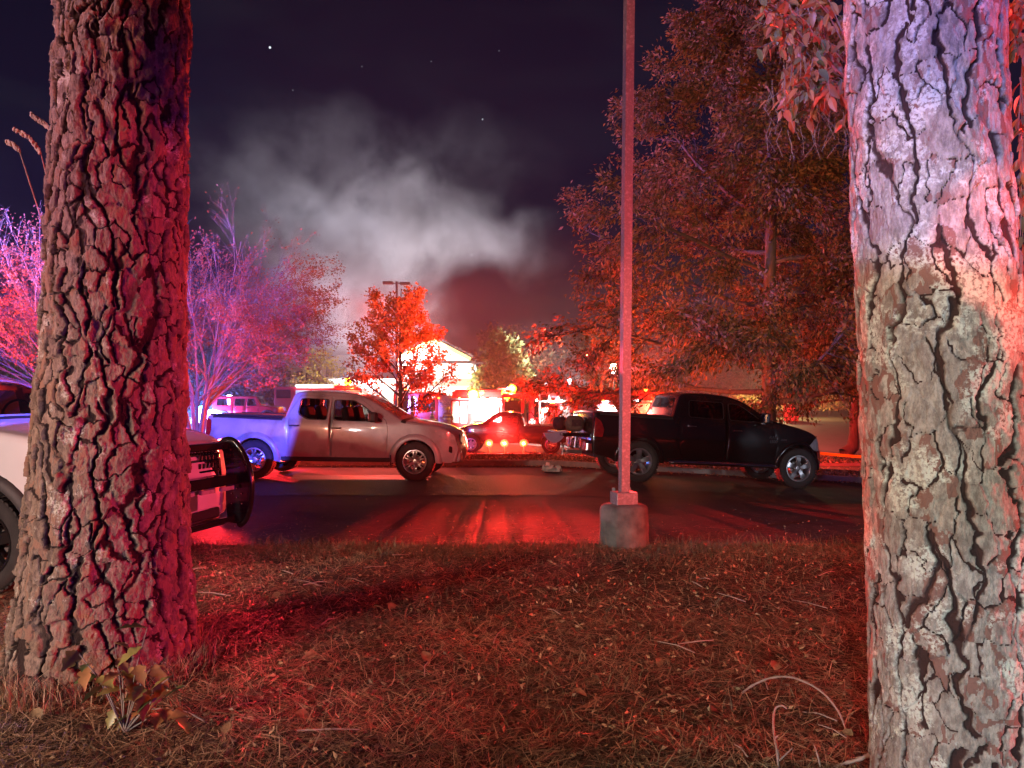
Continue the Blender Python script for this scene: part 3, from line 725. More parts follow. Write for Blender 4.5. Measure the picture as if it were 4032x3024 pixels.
# ------------------------------------------------------------------ silver crew-cab pickup
def silver_pickup():
    z0 = .012
    t = thing('pickup_truck', 'silver crew cab pickup with a black bed cover, its rear half in blue light', 'pickup truck', (-3.455, 15.33, .012), (0, R(.55), R(-2.6)))
    S = dict(w=1.78, belt=1.13, zm=.78, tum=.34, nose=.75, kf=.26, tail=.22, kb=.05, edge=.05, sill=.37, arch_r=.405, arch_dz=.03, tyre_r=.375, rim_r=.225, wb=3.19, fz=.34, rz=.5,
        top=[(-2.60, .50), (-2.61, .80, .02), (-2.585, 1.235, .03), (-2.35, 1.245), (-1.02, 1.20, .03), (-1.0, 1.26, .06), (-.86, 1.71, .12), (-.4, 1.74, .3), (.52, 1.685, .35), (1.34, 1.165, .12), (1.6, 1.145, .2), (2.12, 1.055, .25), (2.36, .90, .10), (2.44, .60, .08), (2.36, .36)],
        zones=[(-2.55, -1.04, 1.1, 'cover'), (-.99, -.88, 1.32, 'rear_window'), (.62, 1.27, 1.18, 'windshield'), (1.28, 1.42, 1.1, 'cowl'), (1.42, 2.2, .98, 'hood'), (-.84, .6, 1.5, 'roof')],
        paint=paint('silver_paint', (.27, .27, .285), .34, .45, .07, dust=(.14, .125, .12)), cover_mat=M['black_plastic'], cabx=(-.95, 1.25), seatx=(-.42, .38), handle_mat=M['black_plastic'],
        doors=[dict(poly=[(-.93, .62), (-.90, .42), (-.10, .42), (-.10, 1.645), (-.72, 1.66), (-.93, 1.30)], win=[(-.70, 1.585), (-.155, 1.57), (-.18, 1.175), (-.55, 1.19), (-.735, 1.29)], handle=(-.80, 1.055)),
               dict(poly=[(-.085, .42), (1.02, .42), (1.06, .95), (1.03, 1.15), (.60, 1.52), (.42, 1.62), (-.085, 1.645)], win=[(-.03, 1.565), (.36, 1.545), (.56, 1.44), (.95, 1.15), (-.02, 1.165)], handle=(.04, 1.015))],
        flare_w=.11, flare_off=.03, spokes=6, twin=True)
    body(t, S)
    for x in (-S['wb'] / 2, S['wb'] / 2):
        for y in (-.785, .785): make_wheel(t, x, y, S)
    W = S['W']
    for sg, k in ((-1, 'putR'), (1, 'putL')):
        put = S[k]
        put('tail_lamp', rpoly([(-2.585, .86), (-2.50, .84), (-2.46, .95), (-2.47, 1.15), (-2.565, 1.19)], .03), [], M['red_lens'], .012, thick=.03)
        put('headlight', rpoly([(1.98, .98), (2.10, .84), (2.33, .74), (2.37, .86), (2.26, .95)], .03), [], M['lens'], .010, thick=.03)
        put('fog_lamp', rpoly([(2.24, .56), (2.31, .54), (2.31, .66), (2.25, .68)], .02), [], M['black_gloss'], .004, thick=.02)
        mirror_part(t, .80, sg * .87, 1.235, S, (.15, .2, .20))
        mf = MB(); mf.box((-2.08, sg * .80, .50), (.03, .20, .36), bev=.008); part('mud_flap', mf, M['black_plastic'], t)
        mf = MB(); mf.box((1.12, sg * .80, .40), (.03, .20, .20), bev=.008); part('mud_flap', mf, M['black_plastic'], t)
        rk = MB(); rk.box((.06, sg * .855, .40), (2.25, .05, .09), bev=.02); part('sill_trim', rk, M['black_plastic'], t)
        sp = MB()
        for i in range(4): pass
    bb = MB(); bb.box((-2.66, 0, .62), (.16, 1.7, .17), bev=.04); bb.box((-2.76, 0, .69), (.10, .9, .04), bev=.01); part('rear_bumper', bb, M['chrome'], t)
    fb = MB(); fb.box((2.37, 0, .48), (.20, 1.2, .26), bev=.06); part('front_bumper', fb, S['paint'], t)
    gr = MB()
    for z in (.72, .79, .86): gr.box((2.46 - (z - .72) * .4, 0, z), (.03, .95, .035), bev=.01)
    gr.box((2.44, 0, .79), (.02, 1.0, .24), mi=0); part('grille', gr, M['chrome'], t)
    ex = MB(); ex.box((-2.48, 0, 1.02), (.02, .3, .1)); 
    for sg in (-1, 1):
        rl = MB(); rl.tube([(-2.55, sg * .80, 1.262), (-1.05, sg * .80, 1.225)], .018, 6); part('bed_rail', rl, M['black_plastic'], t)
silver_pickup()

# ------------------------------------------------------------------ black crew-cab pickup, tailgate down
def black_pickup():
    t = thing('pickup_truck', 'black crew cab pickup with its tailgate down behind the lamp pole', 'pickup truck')
    S = dict(w=1.96, belt=1.30, zm=.86, tum=.30, nose=.8, kf=.26, tail=.2, kb=.03, edge=.055, sill=.42, arch_r=.47, arch_dz=.03, tyre_r=.41, rim_r=.262, wb=3.46, fz=.50, rz=.52,
        top=[(-2.72, .54), (-2.74, .80, .02), (-2.70, 1.365, .03), (-2.5, 1.37), (-1.04, 1.345, .03), (-1.02, 1.40, .06), (-.86, 1.84, .10), (-.4, 1.875, .3), (.40, 1.82, .40), (1.06, 1.385, .16), (1.3, 1.34, .2), (1.95, 1.20, .3), (2.18, 1.10, .10), (2.27, .95, .06), (2.31, .75, .05), (2.30, .52)],
        zones=[(-2.66, -1.05, 1.2, 'cover'), (-1.0, -.88, 1.46, 'rear_window'), (.50, 1.0, 1.41, 'windshield'), (1.01, 1.14, 1.3, 'cowl'), (1.14, 2.05, 1.1, 'hood'), (-.84, .48, 1.6, 'roof')],
        paint=paint('black_paint', (.0075, .0065, .0065), .16, .8, .05), cabx=(-.98, .95), seatx=(-.45, .42), glass='dark_glass', ws_glass='dark_glass',
        doors=[dict(poly=[(-.90, .70), (-.80, .47), (.10, .47), (.10, 1.76), (-.72, 1.79), (-.90, 1.50)], win=[(-.68, 1.70), (.035, 1.69), (.03, 1.355), (-.70, 1.37)], handle=(-.66, 1.18)),
               dict(poly=[(.115, .47), (1.18, .47), (1.22, .9), (1.10, 1.30), (.50, 1.66), (.36, 1.73), (.115, 1.76)], win=[(.17, 1.68), (.38, 1.66), (.52, 1.58), (.90, 1.335), (.175, 1.35)], handle=(.33, 1.13))],
        flare_w=.06, flare_off=.018, spokes=5, twin=False, lugs=5)
    rp = Vector((2.53, 15.0)); fp = Vector((5.95, 15.5)); dv = fp - rp; yaw = math.atan2(dv.y, dv.x)
    zr, zf = gz(*rp), gz(*fp); pitch = math.atan2(zr - zf, dv.length); lat = Vector((-math.sin(yaw), math.cos(yaw)))
    c = (rp + fp) / 2 + lat * .84; t.location = (c.x, c.y, (zr + zf) / 2 + .01); t.rotation_euler = (0, pitch, yaw)
    body(t, S)
    for x in (-S['wb'] / 2, S['wb'] / 2):
        for y in (-.84, .84): make_wheel(t, x, y, S)
    W = S['W']
    for sg, k in ((-1, 'putR'), (1, 'putL')):
        put = S[k]
        put('tail_lamp', rpoly([(-2.70, .88), (-2.53, .87), (-2.50, 1.02), (-2.56, 1.18), (-2.68, 1.27)], .03), [], M['red_lens'], .014, thick=.03)
        put('headlight', rpoly([(1.98, .90), (2.10, .80), (2.27, .78), (2.24, .98), (2.17, 1.06)], .03), [], M['lens'], .012, thick=.03)
        mirror_part(t, .86, sg * .97, 1.42, S, (.14, .22, .24), M['chrome'])
        sb = MB(); sb.tube([(-1.12, sg * 1.01, .42), (-1.02, sg * 1.04, .44), (1.10, sg * 1.04, .44), (1.2, sg * 1.01, .42)], .045, 8)
        part('running_board', sb, M['chrome'], t, True)
        rb = MB(); rb.box((-2.62, sg * .62, .66), (.46, .62, .24), bev=.05); part('rear_bumper', rb, M['chrome'], t)
        lettering('badge', 'RAM\n1500', t, (1.12, sg * (W(1.12, .98) + .006), .985), (R(90), 0, 0 if sg < 0 else math.pi), .085, M['chrome'], .15, .004, .002)
        hb = MB(); hb.box((1.36, sg * (W(1.36, .99) + .004), .99), (.13, .008, .035), bev=.004); part('badge', hb, M['chrome'], t)
    fb = MB()
    for k in range(9):
        a = -1 + k / 4
    prof = [(0, .50), (.05, .48), (.07, .60), (.055, .76), (.02, .78)]
    vs = []; n = 15
    for k in range(n):
        s = -1 + 2 * k / (n - 1); y = s * .93; x = 2.37 - .28 * abs(s) ** 3.2
        for dx, z in prof: vs.append((x + dx, y * (1 - 0), z))
    fb.add(vs, [(k * 5 + j, k * 5 + j + 1, (k + 1) * 5 + j + 1, (k + 1) * 5 + j) for k in range(n - 1) for j in range(4)])
    for sg in (-1, 1): # side wraps of the chrome bumper
        w_ = [(2.40, .50), (2.12, .52), (2.10, .66), (2.02, .82), (2.33, .78)]
        S['putR' if sg < 0 else 'putL']('front_bumper', rpoly(w_, .02), [], M['chrome'], .02, thick=.05)
    autosmooth(part('front_bumper', fb, M['chrome'], t), 50)
    gr = MB(); gr.box((2.33, 0, .93), (.05, 1.1, .34), bev=.03); part('grille', gr, M['chrome'], t)
    an = MB(); an.tube([(1.22, -.80, 1.31), (1.20, -.80, 1.62)], .004, 5); part('antenna', an, M['black_plastic'], t)
    # tailgate let down, on its hinges
    tg = MB(); tg.box((-3.02, 0, .875), (.56, 1.56, .07), bev=.02); tg.box((-2.98, 0, .915), (.40, 1.3, .012)); tgo = part('tailgate', tg, S['paint'], t)
    hd = MB(); hd.box((-3.18, 0, .835), (.10, .22, .02), bev=.006); part('handle', hd, M['chrome'], tgo)
    hi = MB(); hi.box((-2.86, 0, .50), (.34, .07, .07), bev=.01); hi.box((-3.06, 0, .49), (.12, .05, .05), bev=.01); hi.tube([(-3.10, 0, .49), (-3.10, 0, .58)], .018, 8); hi.ball((-3.10, 0, .60), .03, 6); hi.tube([(-3.10, 0, .42), (-3.10, 0, .50)], .024, 8)
    part('hitch', hi, M['steel'], t)
    for sg in (-1, 1):
        fr = MB(); fr.tube([(-2.90, sg * .30, .84), (-2.92, sg * .30, .60), (-2.72, sg * .28, .58), (-2.70, sg * .28, .80)], .025, 6); part('step_bracket', fr, M['alloy'], t)
    # the open bed seen past the gate
    bd = MB(); bd.box((-1.9, 0, .86), (1.6, 1.5, .04)); part('bed_floor', bd, M['black_plastic'], t)
    return t, S
bp_t, bp_S = black_pickup()
bpy.context.view_layer.update()
def on_truck(x, y, z): return bp_t.matrix_world @ Vector((x, y, z))
m_bag = ramp_mat('bag_canvas', [(.11, .065, .05), (.17, .10, .075)], 18, .9, bump=.5, bscale=90)
m_bag2 = ramp_mat('bag_nylon', [(.05, .015, .02), (.09, .03, .03)], 18, .8, bump=.4, bscale=90)
def bag(label, p, size, mat, mat2, rot, flap=True):
    t = thing('duffel_bag', label, 'bag', p, (0, 0, rot)); w, d, h = size; mb = MB()
    n = 10; vs = []
    for k in range(n + 1):
        x = -w / 2 + w * k / n; s = (1 - abs(2 * k / n - 1) ** 3.5) ** .5 * .96 + .04
        for j in range(14):
            a = 2 * math.pi * j / 14; cy = math.copysign(abs(math.cos(a)) ** .75, math.cos(a)); cz = math.copysign(abs(math.sin(a)) ** .75, math.sin(a))
            wr = 1 + .07 * math.sin(5 * k + 3 * j); vs.append((x, cy * d / 2 * s * wr, h / 2 + cz * h / 2 * s * (1.0 + .05 * math.sin(k * 2.3 + j))))
    mb.add(vs, [(k * 14 + j, k * 14 + (j + 1) % 14, (k + 1) * 14 + (j + 1) % 14, (k + 1) * 14 + j) for k in range(n) for j in range(14)])
    part('bag_body', mb, mat, t, True)
    st = MB(); st.tube([(-w * .25, -d * .3, h * .8), (-w * .2, 0, h * 1.12), (w * .2, 0, h * 1.12), (w * .25, -d * .3, h * .8)], .014, 6); part('handle', st, mat2, t)
    sp = MB(); sp.box((0, -d * .49, h * .55), (w * .5, .02, h * .4), bev=.01); part('pocket', sp, mat2, t)
    return t
bag('tan canvas duffel bag standing on the lowered tailgate', on_truck(-2.93, -.25, .925), (.42, .30, .34), m_bag, m_bag2, .2)
bag('dark red nylon bag at the outer end of the lowered tailgate', on_truck(-3.16, .12, .925), (.34, .28, .30), m_bag2, m_bag, 1.0)
tb = thing('plastic_bin', 'dark bin in the open truck bed beside the tan bag', 'bin', on_truck(-2.55, .0, .90)); mb = MB(); mb.box((0, 0, .16), (.3, .7, .32), bev=.03); part('bin_body', mb, M['black_plastic'], tb); mb = MB(); mb.box((0, 0, .335), (.33, .74, .03), bev=.01); part('lid', mb, M['black_plastic'], tb)
m_pur = ramp_mat('pale_plastic', [(.42, .26, .42), (.5, .32, .5)], 6, .4)
ho = thing('crescent', 'curved pale violet plastic sled jutting past the lowered tailgate', 'crescent', on_truck(-3.38, -.40, .86))  # crescent shape in pale violet, set past the tailgate end
mb = MB(); n = 14; vs = []
for k in range(n + 1):
    a = math.pi * (1.03 + .52 * k / n * 1.85 - .0); 
pl = [(-.24, .02), (.24, .07)] + [(.24 - .48 * t, .07 - .05 * t - .22 * math.sin(math.pi * min(1, t * 1.0)) ** .75) for t in [k / 12 for k in range(1, 12)]]
mb.prism(pl, -.10, .10, 'Y'); part('hull', mb, m_pur, ho)
# ------------------------------------------------------------------ white patrol vehicle with push bumper
def patrol():
    yaw = R(-15); c, s = math.cos(yaw), math.sin(yaw); ox, oy = -4.20 - (1.55 * c + .83 * s), 6.05 - (1.55 * s - .83 * c)
    t = thing('police_car', 'white patrol car with a black push bumper half hidden behind the brown pine', 'police car', (ox, oy, .03), (0, 0, yaw))
    S = dict(w=1.98, belt=1.30, zm=.85, tum=.36, nose=.8, kf=.22, tail=.25, kb=.08, edge=.06, sill=.42, arch_r=.475, arch_dz=.03, tyre_r=.395, rim_r=.245, wb=3.1, fz=.42, rz=.5,
        top=[(-2.5, .5), (-2.56, 1.0, .1), (-2.30, 1.74, .15), (-1.7, 1.83, .2), (-.1, 1.80, .4), (1.02, 1.37, .14), (1.3, 1.345, .2), (2.1, 1.25, .35), (2.46, 1.14, .12), (2.52, .9, .1), (2.56, .62, .06), (2.50, .44)],
        zones=[(-2.5, -2.33, 1.2, 'rear_window'), (.02, .96, 1.40, 'windshield'), (.97, 1.12, 1.3, 'cowl'), (1.12, 2.3, 1.15, 'hood'), (-2.2, -.02, 1.6, 'roof')],
        paint=paint('white_paint', (.62, .63, .66), .25, .7, .03), cabx=(-2.2, 1.0), seatx=(-1.0, -.1), ws_glass='glass',
        doors=[dict(poly=[(-1.15, .80), (-1.0, .47), (-.12, .47), (-.12, 1.72), (-1.05, 1.74)], win=[(-1.0, 1.66), (-.17, 1.66), (-.17, 1.34), (-1.0, 1.34)], handle=(-.95, 1.18)),
               dict(poly=[(-.105, .47), (.98, .47), (1.0, 1.3), (.45, 1.56), (.05, 1.68), (-.105, 1.71)], win=[(-.05, 1.64), (.06, 1.62), (.40, 1.50), (.80, 1.34), (-.05, 1.34)], handle=(.05, 1.18))],
        body_wins=[[(-2.1, 1.62), (-1.25, 1.66), (-1.25, 1.36), (-2.2, 1.38)]],
        flare_w=.09, flare_off=.03, flare_mat=M['black_plastic'], spokes=5, twin=False, rim_mat=M['black_gloss'])
    body(t, S)
    for x in (-1.55, 1.55):
        for y in (-.84, .84): make_wheel(t, x, y, S)
    for sg, k in ((-1, 'putR'), (1, 'putL')):
        S[k]('headlight', rpoly([(2.10, 1.10), (2.20, .92), (2.46, .88), (2.44, 1.08), (2.3, 1.14)], .03), [], M['lens'], .012, thick=.03)
        mirror_part(t, .86, sg * .97, 1.38, S, (.14, .2, .18))
        S[k]('panel_line', [Vector(p) for p in [(1.05, 1.225), (2.15, 1.135), (2.15, 1.127), (1.05, 1.217)]], [], M['black_plastic'], .003, step=.5)
    # grille
    gx = 2.55
    gr = MB(); gr.box((gx, 0, .93), (.06, 1.16, .40), bev=.02); go = part('grille', gr, M['black_gloss'], t)
    for z in (1.045, .99, .885, .83, .775):
        b = MB(); b.box((gx + .045, 0, z), (.03, 1.10, .022), bev=.006); part('grille_bar', b, M['chrome'], go)
    for sg in (-1, 1):
        b = MB()
        for i in range(5):
            for j in range(3):
                b.box((gx + .055, sg * (.47 - .052 * i), 1.09 - .075 * j), (.012, .036, .05), bev=.006)
        q = part('grille_insert', b, M['chrome'], go); q['kind'] = 'stuff'
        fr = MB(); fr.tube([(gx + .03, sg * .50, 1.15), (gx + .035, sg * .57, 1.0), (gx + .03, sg * .60, .80), (gx + .02, sg * .60, .70)], .014, 6); part('grille_surround', fr, M['chrome'], go)
    mesh_ = MB()
    for i in range(26):
        for j in range(4): mesh_.box((gx + .034, -.52 + .0416 * i + (j % 2) * .02, 1.075 + .022 * j), (.008, .012, .012))
    q = part('grille_mesh', mesh_, M['steel'], go); q['kind'] = 'stuff'
    ov = MB(); n = 28; vs = [(gx + .075, .115 * math.cos(2 * math.pi * k / n), .937 + .048 * math.sin(2 * math.pi * k / n)) for k in range(n)]; vs += [(gx + .04, .118 * math.cos(2 * math.pi * k / n), .937 + .05 * math.sin(2 * math.pi * k / n)) for k in range(n)]
    ov.add(vs, [tuple(range(n))] + [(k, (k + 1) % n, n + (k + 1) % n, n + k) for k in range(n)])
    m_blue = ramp_mat('emblem_blue', [(.02, .02, .06)], 5, .3)
    em = part('emblem', ov, m_blue, go); rg = MB(); rg.tube([(gx + .078, .112 * math.cos(2 * math.pi * k / n), .937 + .046 * math.sin(2 * math.pi * k / n)) for k in range(n + 1)], .005, 5); part('emblem_ring', rg, M['chrome'], em)
    lettering('emblem_script', 'Ford', em, (gx + .078, 0, .937), (R(90), 0, R(90)), .085, M['chrome'], .35, .002, .0012)
    # bumper
    bp = MB(); prof = [(.0, .74), (.06, .72), (.08, .60), (.05, .56), (.09, .54), (.085, .47), (.03, .42), (-.05, .40)]; vs = []; n = 17
    for k in range(n):
        s_ = -1 + 2 * k / (n - 1); y = s_ * .96; x = 2.56 - .26 * abs(s_) ** 3
        for dx, z in prof: vs.append((x + dx, y, z))
    q = len(prof); bp.add(vs, [(k * q + j, k * q + j + 1, (k + 1) * q + j + 1, (k + 1) * q + j) for k in range(n - 1) for j in range(q - 1)])
    autosmooth(part('front_bumper', bp, S['paint'], t), 40)
    ai = MB(); ai.box((2.63, 0, .49), (.05, 1.0, .10), bev=.02); part('air_intake', ai, M['black_plastic'], t)
    pl = MB(); pl.box((2.66, 0, .62), (.01, .32, .14)); part('number_plate', pl, M['alloy'], t)
    # push bumper: two side plates with hoops, cross bars, lamps
    pb = MB(); pb.box((2.60, 0, .40), (.2, 1.0, .06)); pbo = part('push_bumper', pb, M['black_gloss'], t)
    for sg in (-1, 1):
        p2 = [(2.58, 1.12), (2.64, 1.165), (2.72, 1.155), (2.81, 1.05), (2.88, .90), (2.91, .74), (2.90, .55), (2.86, .42), (2.79, .37), (2.68, .38), (2.66, .60), (2.66, .88), (2.63, 1.06)]
        pm = MB(); pm.prism(p2, sg * .60 - .03, sg * .60 + .03, 'Y'); pp = part('side_plate', pm, M['black_gloss'], pbo)
        ed = MB(); pts = [(x, sg * .60, z) for x, z in fillet([(2.56, 1.13), (2.65, 1.18, .05), (2.74, 1.16, .05), (2.83, 1.05, .1), (2.90, .90, .1), (2.925, .74, .1), (2.91, .54, .1), (2.86, .40, .05), (2.79, .35)], 4)]
        ed.tube([(p[0], p[1], p[2]) for p in pts], .032, 8); part('hoop', ed, M['black_gloss'], pbo, True)
        for bx, bz in ((2.73, .66), (2.73, .56), (2.84, .66), (2.84, .56), (2.79, .62), (2.79, .71)):
            b = MB(); b.ball((bx, sg * .60 - .034, bz), .007, 4); part('bolt', b, M['chrome'], pp)
    for z, w_, h_ in ((1.20, .07, .07), (.80, .10, .10), (.42, .05, .05)):
        b = MB(); b.box((2.74 if z < 1 else 2.66, 0, z - (.08 if z > 1 else 0)), (w_, 1.14, h_), bev=.012); part('cross_bar', b, M['black_gloss'], pbo)
    for y in (-.42, -.14, .14, .42):
        b = MB(); b.box((2.78, y, .725), (.035, .19, .04), bev=.006); part('warning_lamp', b, M['lens'], pbo)
    lb = MB(); lb.box((-.75, 0, 1.885), (.28, 1.2, .09), bev=.03); part('light_bar', lb, M['lens'], t)
    w_ = Matrix.Translation(t.location) @ Matrix.Rotation(yaw, 4, 'Z'); point('cab_red_glow', w_ @ Vector((-.5, .2, 1.55)), 26, (1, .03, .02), .1)  # unseen red point added inside the cab to redden the windshield
patrol()

# ------------------------------------------------------------------ dark pickup in the aisle
def aisle_pickup():
    D = 33.0; p = PX(2020, 1760, D)
    zg = gz(p.x, D)
    t = thing('pickup_truck', 'dark low pickup standing in the aisle behind three red warning lights', 'pickup truck', (p.x - .05, D, zg), (0, 0, R(180 - 3)))
    S = dict(w=2.0, belt=1.25, zm=.85, tum=.34, nose=.8, kf=.26, tail=.2, kb=.03, edge=.06, sill=.45, arch_r=.46, arch_dz=.03, tyre_r=.40, rim_r=.25, wb=3.5, fz=.5, rz=.55,
        top=[(-2.6, .55), (-2.62, 1.20, .03), (-.62, 1.20, .02), (-.58, 1.27, .04), (-.46, 1.72, .12), (0, 1.82, .3), (.62, 1.79, .3), (1.25, 1.30, .14), (1.5, 1.28, .2), (2.1, 1.16, .3), (2.4, 1.0, .10), (2.46, .6, .05), (2.44, .5)],
        zones=[(-2.58, -.63, 1.1, 'cover'), (-.57, -.47, 1.36, 'rear_window'), (.75, 1.2, 1.33, 'windshield'), (-.44, .7, 1.6, 'roof')],
        paint=paint('maroon_paint', (.018, .008, .008), .2, .8, .05), cabx=(-.5, 1.1), seatx=(-.2, .3),
        doors=[dict(poly=[(-.35, .5), (1.20, .5), (1.22, .9), (1.15, 1.27), (.70, 1.62), (-.35, 1.70)], win=[(-.28, 1.62), (.55, 1.60), (.95, 1.32), (-.28, 1.30)], handle=(-.2, 1.12))], flare_w=.05, spokes=6)
    body(t, S, .12)
    for x in (-1.75, 1.75):
        for y in (-.86, .86): make_wheel(t, x, y, S)
    for y, nm in ((-.7, 0), (.7, 1)):
        hl = MB(); hl.ball((2.44, y, .93), .13, 6, sq=(.5, 1, 1)); part('headlight', hl, emis('headlamp_white', (1, .93, .8), 26 if y > 0 else 26), t)
    hp = MB(); hp.tube([(-.75, .9, 1.2), (-.72, .9, 1.75), (-.9, .9, 1.80), (-1.3, .9, 1.20)], .03, 6); part('roll_bar', hp, M['chrome'], t)
    return t
ap = aisle_pickup()
m_redlamp = emis('warning_red', (1, .10, .003), 34); m_amberlamp = emis('beacon_amber', (1, .42, .004), 42)
m_redlamp2 = emis('beacon_red', (1, .05, .004), 40); m_bluelamp = emis('beacon_blue', (.08, .22, 1), 40); m_whitelamp = emis('flood_white', (1, .97, .88), 45); m_violet = emis('beacon_violet', (.30, .20, 1), 45); m_redhalo = emis('halo_red', (1, .02, .004), 3.2)
def lamp_on_stand(label, px, py, D, power, col, mat, r=.055, cat='warning light'):
    p = PX(px, py, D); zg = gz(p.x, D); t = thing('warning_light', label, cat, (p.x, D, zg), group='red warning lights standing in the aisle')
    b = MB(); b.lathe([(.16, 0), (.16, .03), (.03, .05), (.025, p.z - zg - .08), (.05, p.z - zg - .06)], 10); part('stand', b, M['black_plastic'], t)
    l = MB(); l.ball((0, 0, p.z - zg), r * .6, 6); part('lamp', l, mat, t); l = MB(); l.ball((0, .12, p.z - zg), r * 1.15, 8, sq=(1, .3, 1)); part('lens', l, m_redhalo, t)  # second ball is an added glowing disc that makes the red halo
    point('warning_glow', (p.x, D - .12, p.z), power, col, .05)
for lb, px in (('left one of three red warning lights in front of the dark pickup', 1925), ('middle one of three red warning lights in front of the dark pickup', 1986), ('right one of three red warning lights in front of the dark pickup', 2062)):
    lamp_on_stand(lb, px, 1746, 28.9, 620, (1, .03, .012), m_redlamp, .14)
point('headlight_glow', PX(1812, 1700, 32.6), 60, (1, .8, .6), .08)

# ------------------------------------------------------------------ fire engines
m_fred = ramp_mat('engine_red', [(.42, .012, .018), (.34, .010, .014)], 1.5, .2, coat=.8)
m_fwhite = ramp_mat('engine_white', [(.75, .74, .72), (.66, .65, .63)], 2, .3, coat=.5)
m_roll = ramp_mat('shutter_alloy', [(.55, .55, .56), (.45, .45, .46)], 6, .38, .6, stretch=(1, 1, 9))
m_stripe = ramp_mat('reflective_stripe', [(.75, .62, .55), (.85, .75, .7)], 6, .4)
m_chev = ramp_mat('chevron_yellow', [(.75, .75, .05), (.65, .66, .04)], 4, .35)
m_hose = ramp_mat('hose_canvas', [(.35, .32, .22), (.45, .42, .33)], 12, .9)
def engine(label, origin, yaw, L=9.0, opening=False, chevrons=False, cover='red', lit=()):
    """local x runs forward, right side is -y"""
    t = thing('fire_engine', label, 'fire engine', origin, (0, 0, yaw)); w = 2.44; h = w / 2; xf = L / 2; xr = -L / 2; cabl = 3.1; cx0 = xf - cabl
    def B(name, c, d, m, par=None, bev=0.0): mb = MB(); mb.box(c, d, bev=bev); return part(name, mb, m, par or t)
    B('chassis', (0, 0, .62), (L - .4, w - .5, .34), M['black_plastic'])
    # cab shell: pillars and panels round real openings
    cab = B('cab', (cx0 + cabl / 2, 0, .98), (cabl, w, .55), m_fred, bev=.05)
    B('cab_roof', (cx0 + cabl / 2, 0, 2.78), (cabl, w, .26), m_fred, cab, .08)
    B('cab_rear_wall', (cx0 + .05, 0, 2.0), (.1, w - .04, 1.5), m_fred, cab)
    B('dashboard', (xf - .3, 0, 1.4), (.5, w - .1, .32), m_fred, cab, .05)
    for sy in (-1, 1):
        for x, ww in ((xf - .06, .12), (xf - 1.12, .14), (xf - 1.62, .22), (cx0 + .10, .20)): B('pillar', (x, sy * (h - .06), 1.98), (ww, .12, 1.46), m_fred, cab)
        dr = B('door', (xf - .59, sy * (h - .03), 1.40), (.92, .07, .34), m_fred, None, .01); B('window', (xf - .59, sy * (h - .06), 2.05), (.90, .02, .92), M['dark_glass'], dr); B('handle', (xf - .95, sy * (h + .02), 1.45), (.14, .04, .04), M['chrome'], dr)
        if not (opening and sy < 0):
            dr = B('door', (xf - 2.3, sy * (h - .03), 1.40), (1.12, .07, .34), m_fred, None, .01); B('window', (xf - 2.3, sy * (h - .06), 2.05), (1.10, .02, .90), M['dark_glass'], dr); B('handle', (xf - 2.75, sy * (h + .02), 1.45), (.14, .04, .04), M['chrome'], dr)
        B('stripe', (xf - .62, sy * (h + .008), 1.12), (1.1, .012, .12), m_stripe)
        B('mirror', (xf + .15, sy * (h + .12), 2.0), (.12, .18, .42), M['chrome'], None, .03)
    B('windshield', (xf - .03, 0, 2.1), (.03, w - .3, .95), M['dark_glass'], cab)
    B('front_bumper', (xf + .28, 0, .72), (.5, w + .02, .34), M['chrome'], None, .05)
    B('grille', (xf + .02, 0, 1.15), (.06, 1.1, .5), M['chrome'], None, .02)
    for sy in (-.9, .9): B('headlight', (xf + .03, sy, 1.12), (.06, .36, .2), M['lens'], None, .02)
    lb = B('light_bar', (xf - .35, 0, 3.02), (.34, 1.9, .16), M['red_lens'], None, .04)
    # pump panel
    pp = B('pump_panel', (cx0 - .45, 0, 1.75), (.86, w - .08, 1.9), M['steel'])
    for sy in (-1, 1):
        for i in range(3):
            for j in range(2): 
                g_ = MB(); g_.lathe([(.001, -.02), (.09, -.02), (.10, .0), (.09, .02)], 12, 'Y', c=(cx0 - .70 + .24 * i, sy * (h - .03), 1.95 + .28 * j)); part('gauge', g_, m_fwhite, pp)
        for i in range(3):
            g_ = MB(); g_.lathe([(.001, -.1), (.07, -.1), (.09, -.02), (.09, .1)], 10, 'Y', c=(cx0 - .70 + .26 * i, sy * (h + .02), 1.2)); part('outlet_cap', g_, M['chrome'], pp)
    # body with roller shutters standing proud in frames
    bx0, bx1 = xr + .12, cx0 - .9; bl = bx1 - bx0
    bo = B('body', ((bx0 + bx1) / 2, 0, 1.55), (bl, w - .3, 1.85), m_fred)
    B('hose_bed', ((bx0 + bx1) / 2, 0, 2.72), (bl, w - .5, .5), m_fred, bo, .03); 
    hb = MB()
    for k in range(5): hb.box(((bx0 + bx1) / 2, -.75 + .37 * k, 3.0 + .03 * (k % 2)), (bl - .3, .3, .12), bev=.04)
    q = part('hose_load', hb, M['black_plastic'] if cover != 'red' else m_fred, bo); q['kind'] = 'stuff'
    rx = xr + 2.1; n = 3; ws = [bx0 + .02, rx - .75, rx + .75, bx1 - .02]
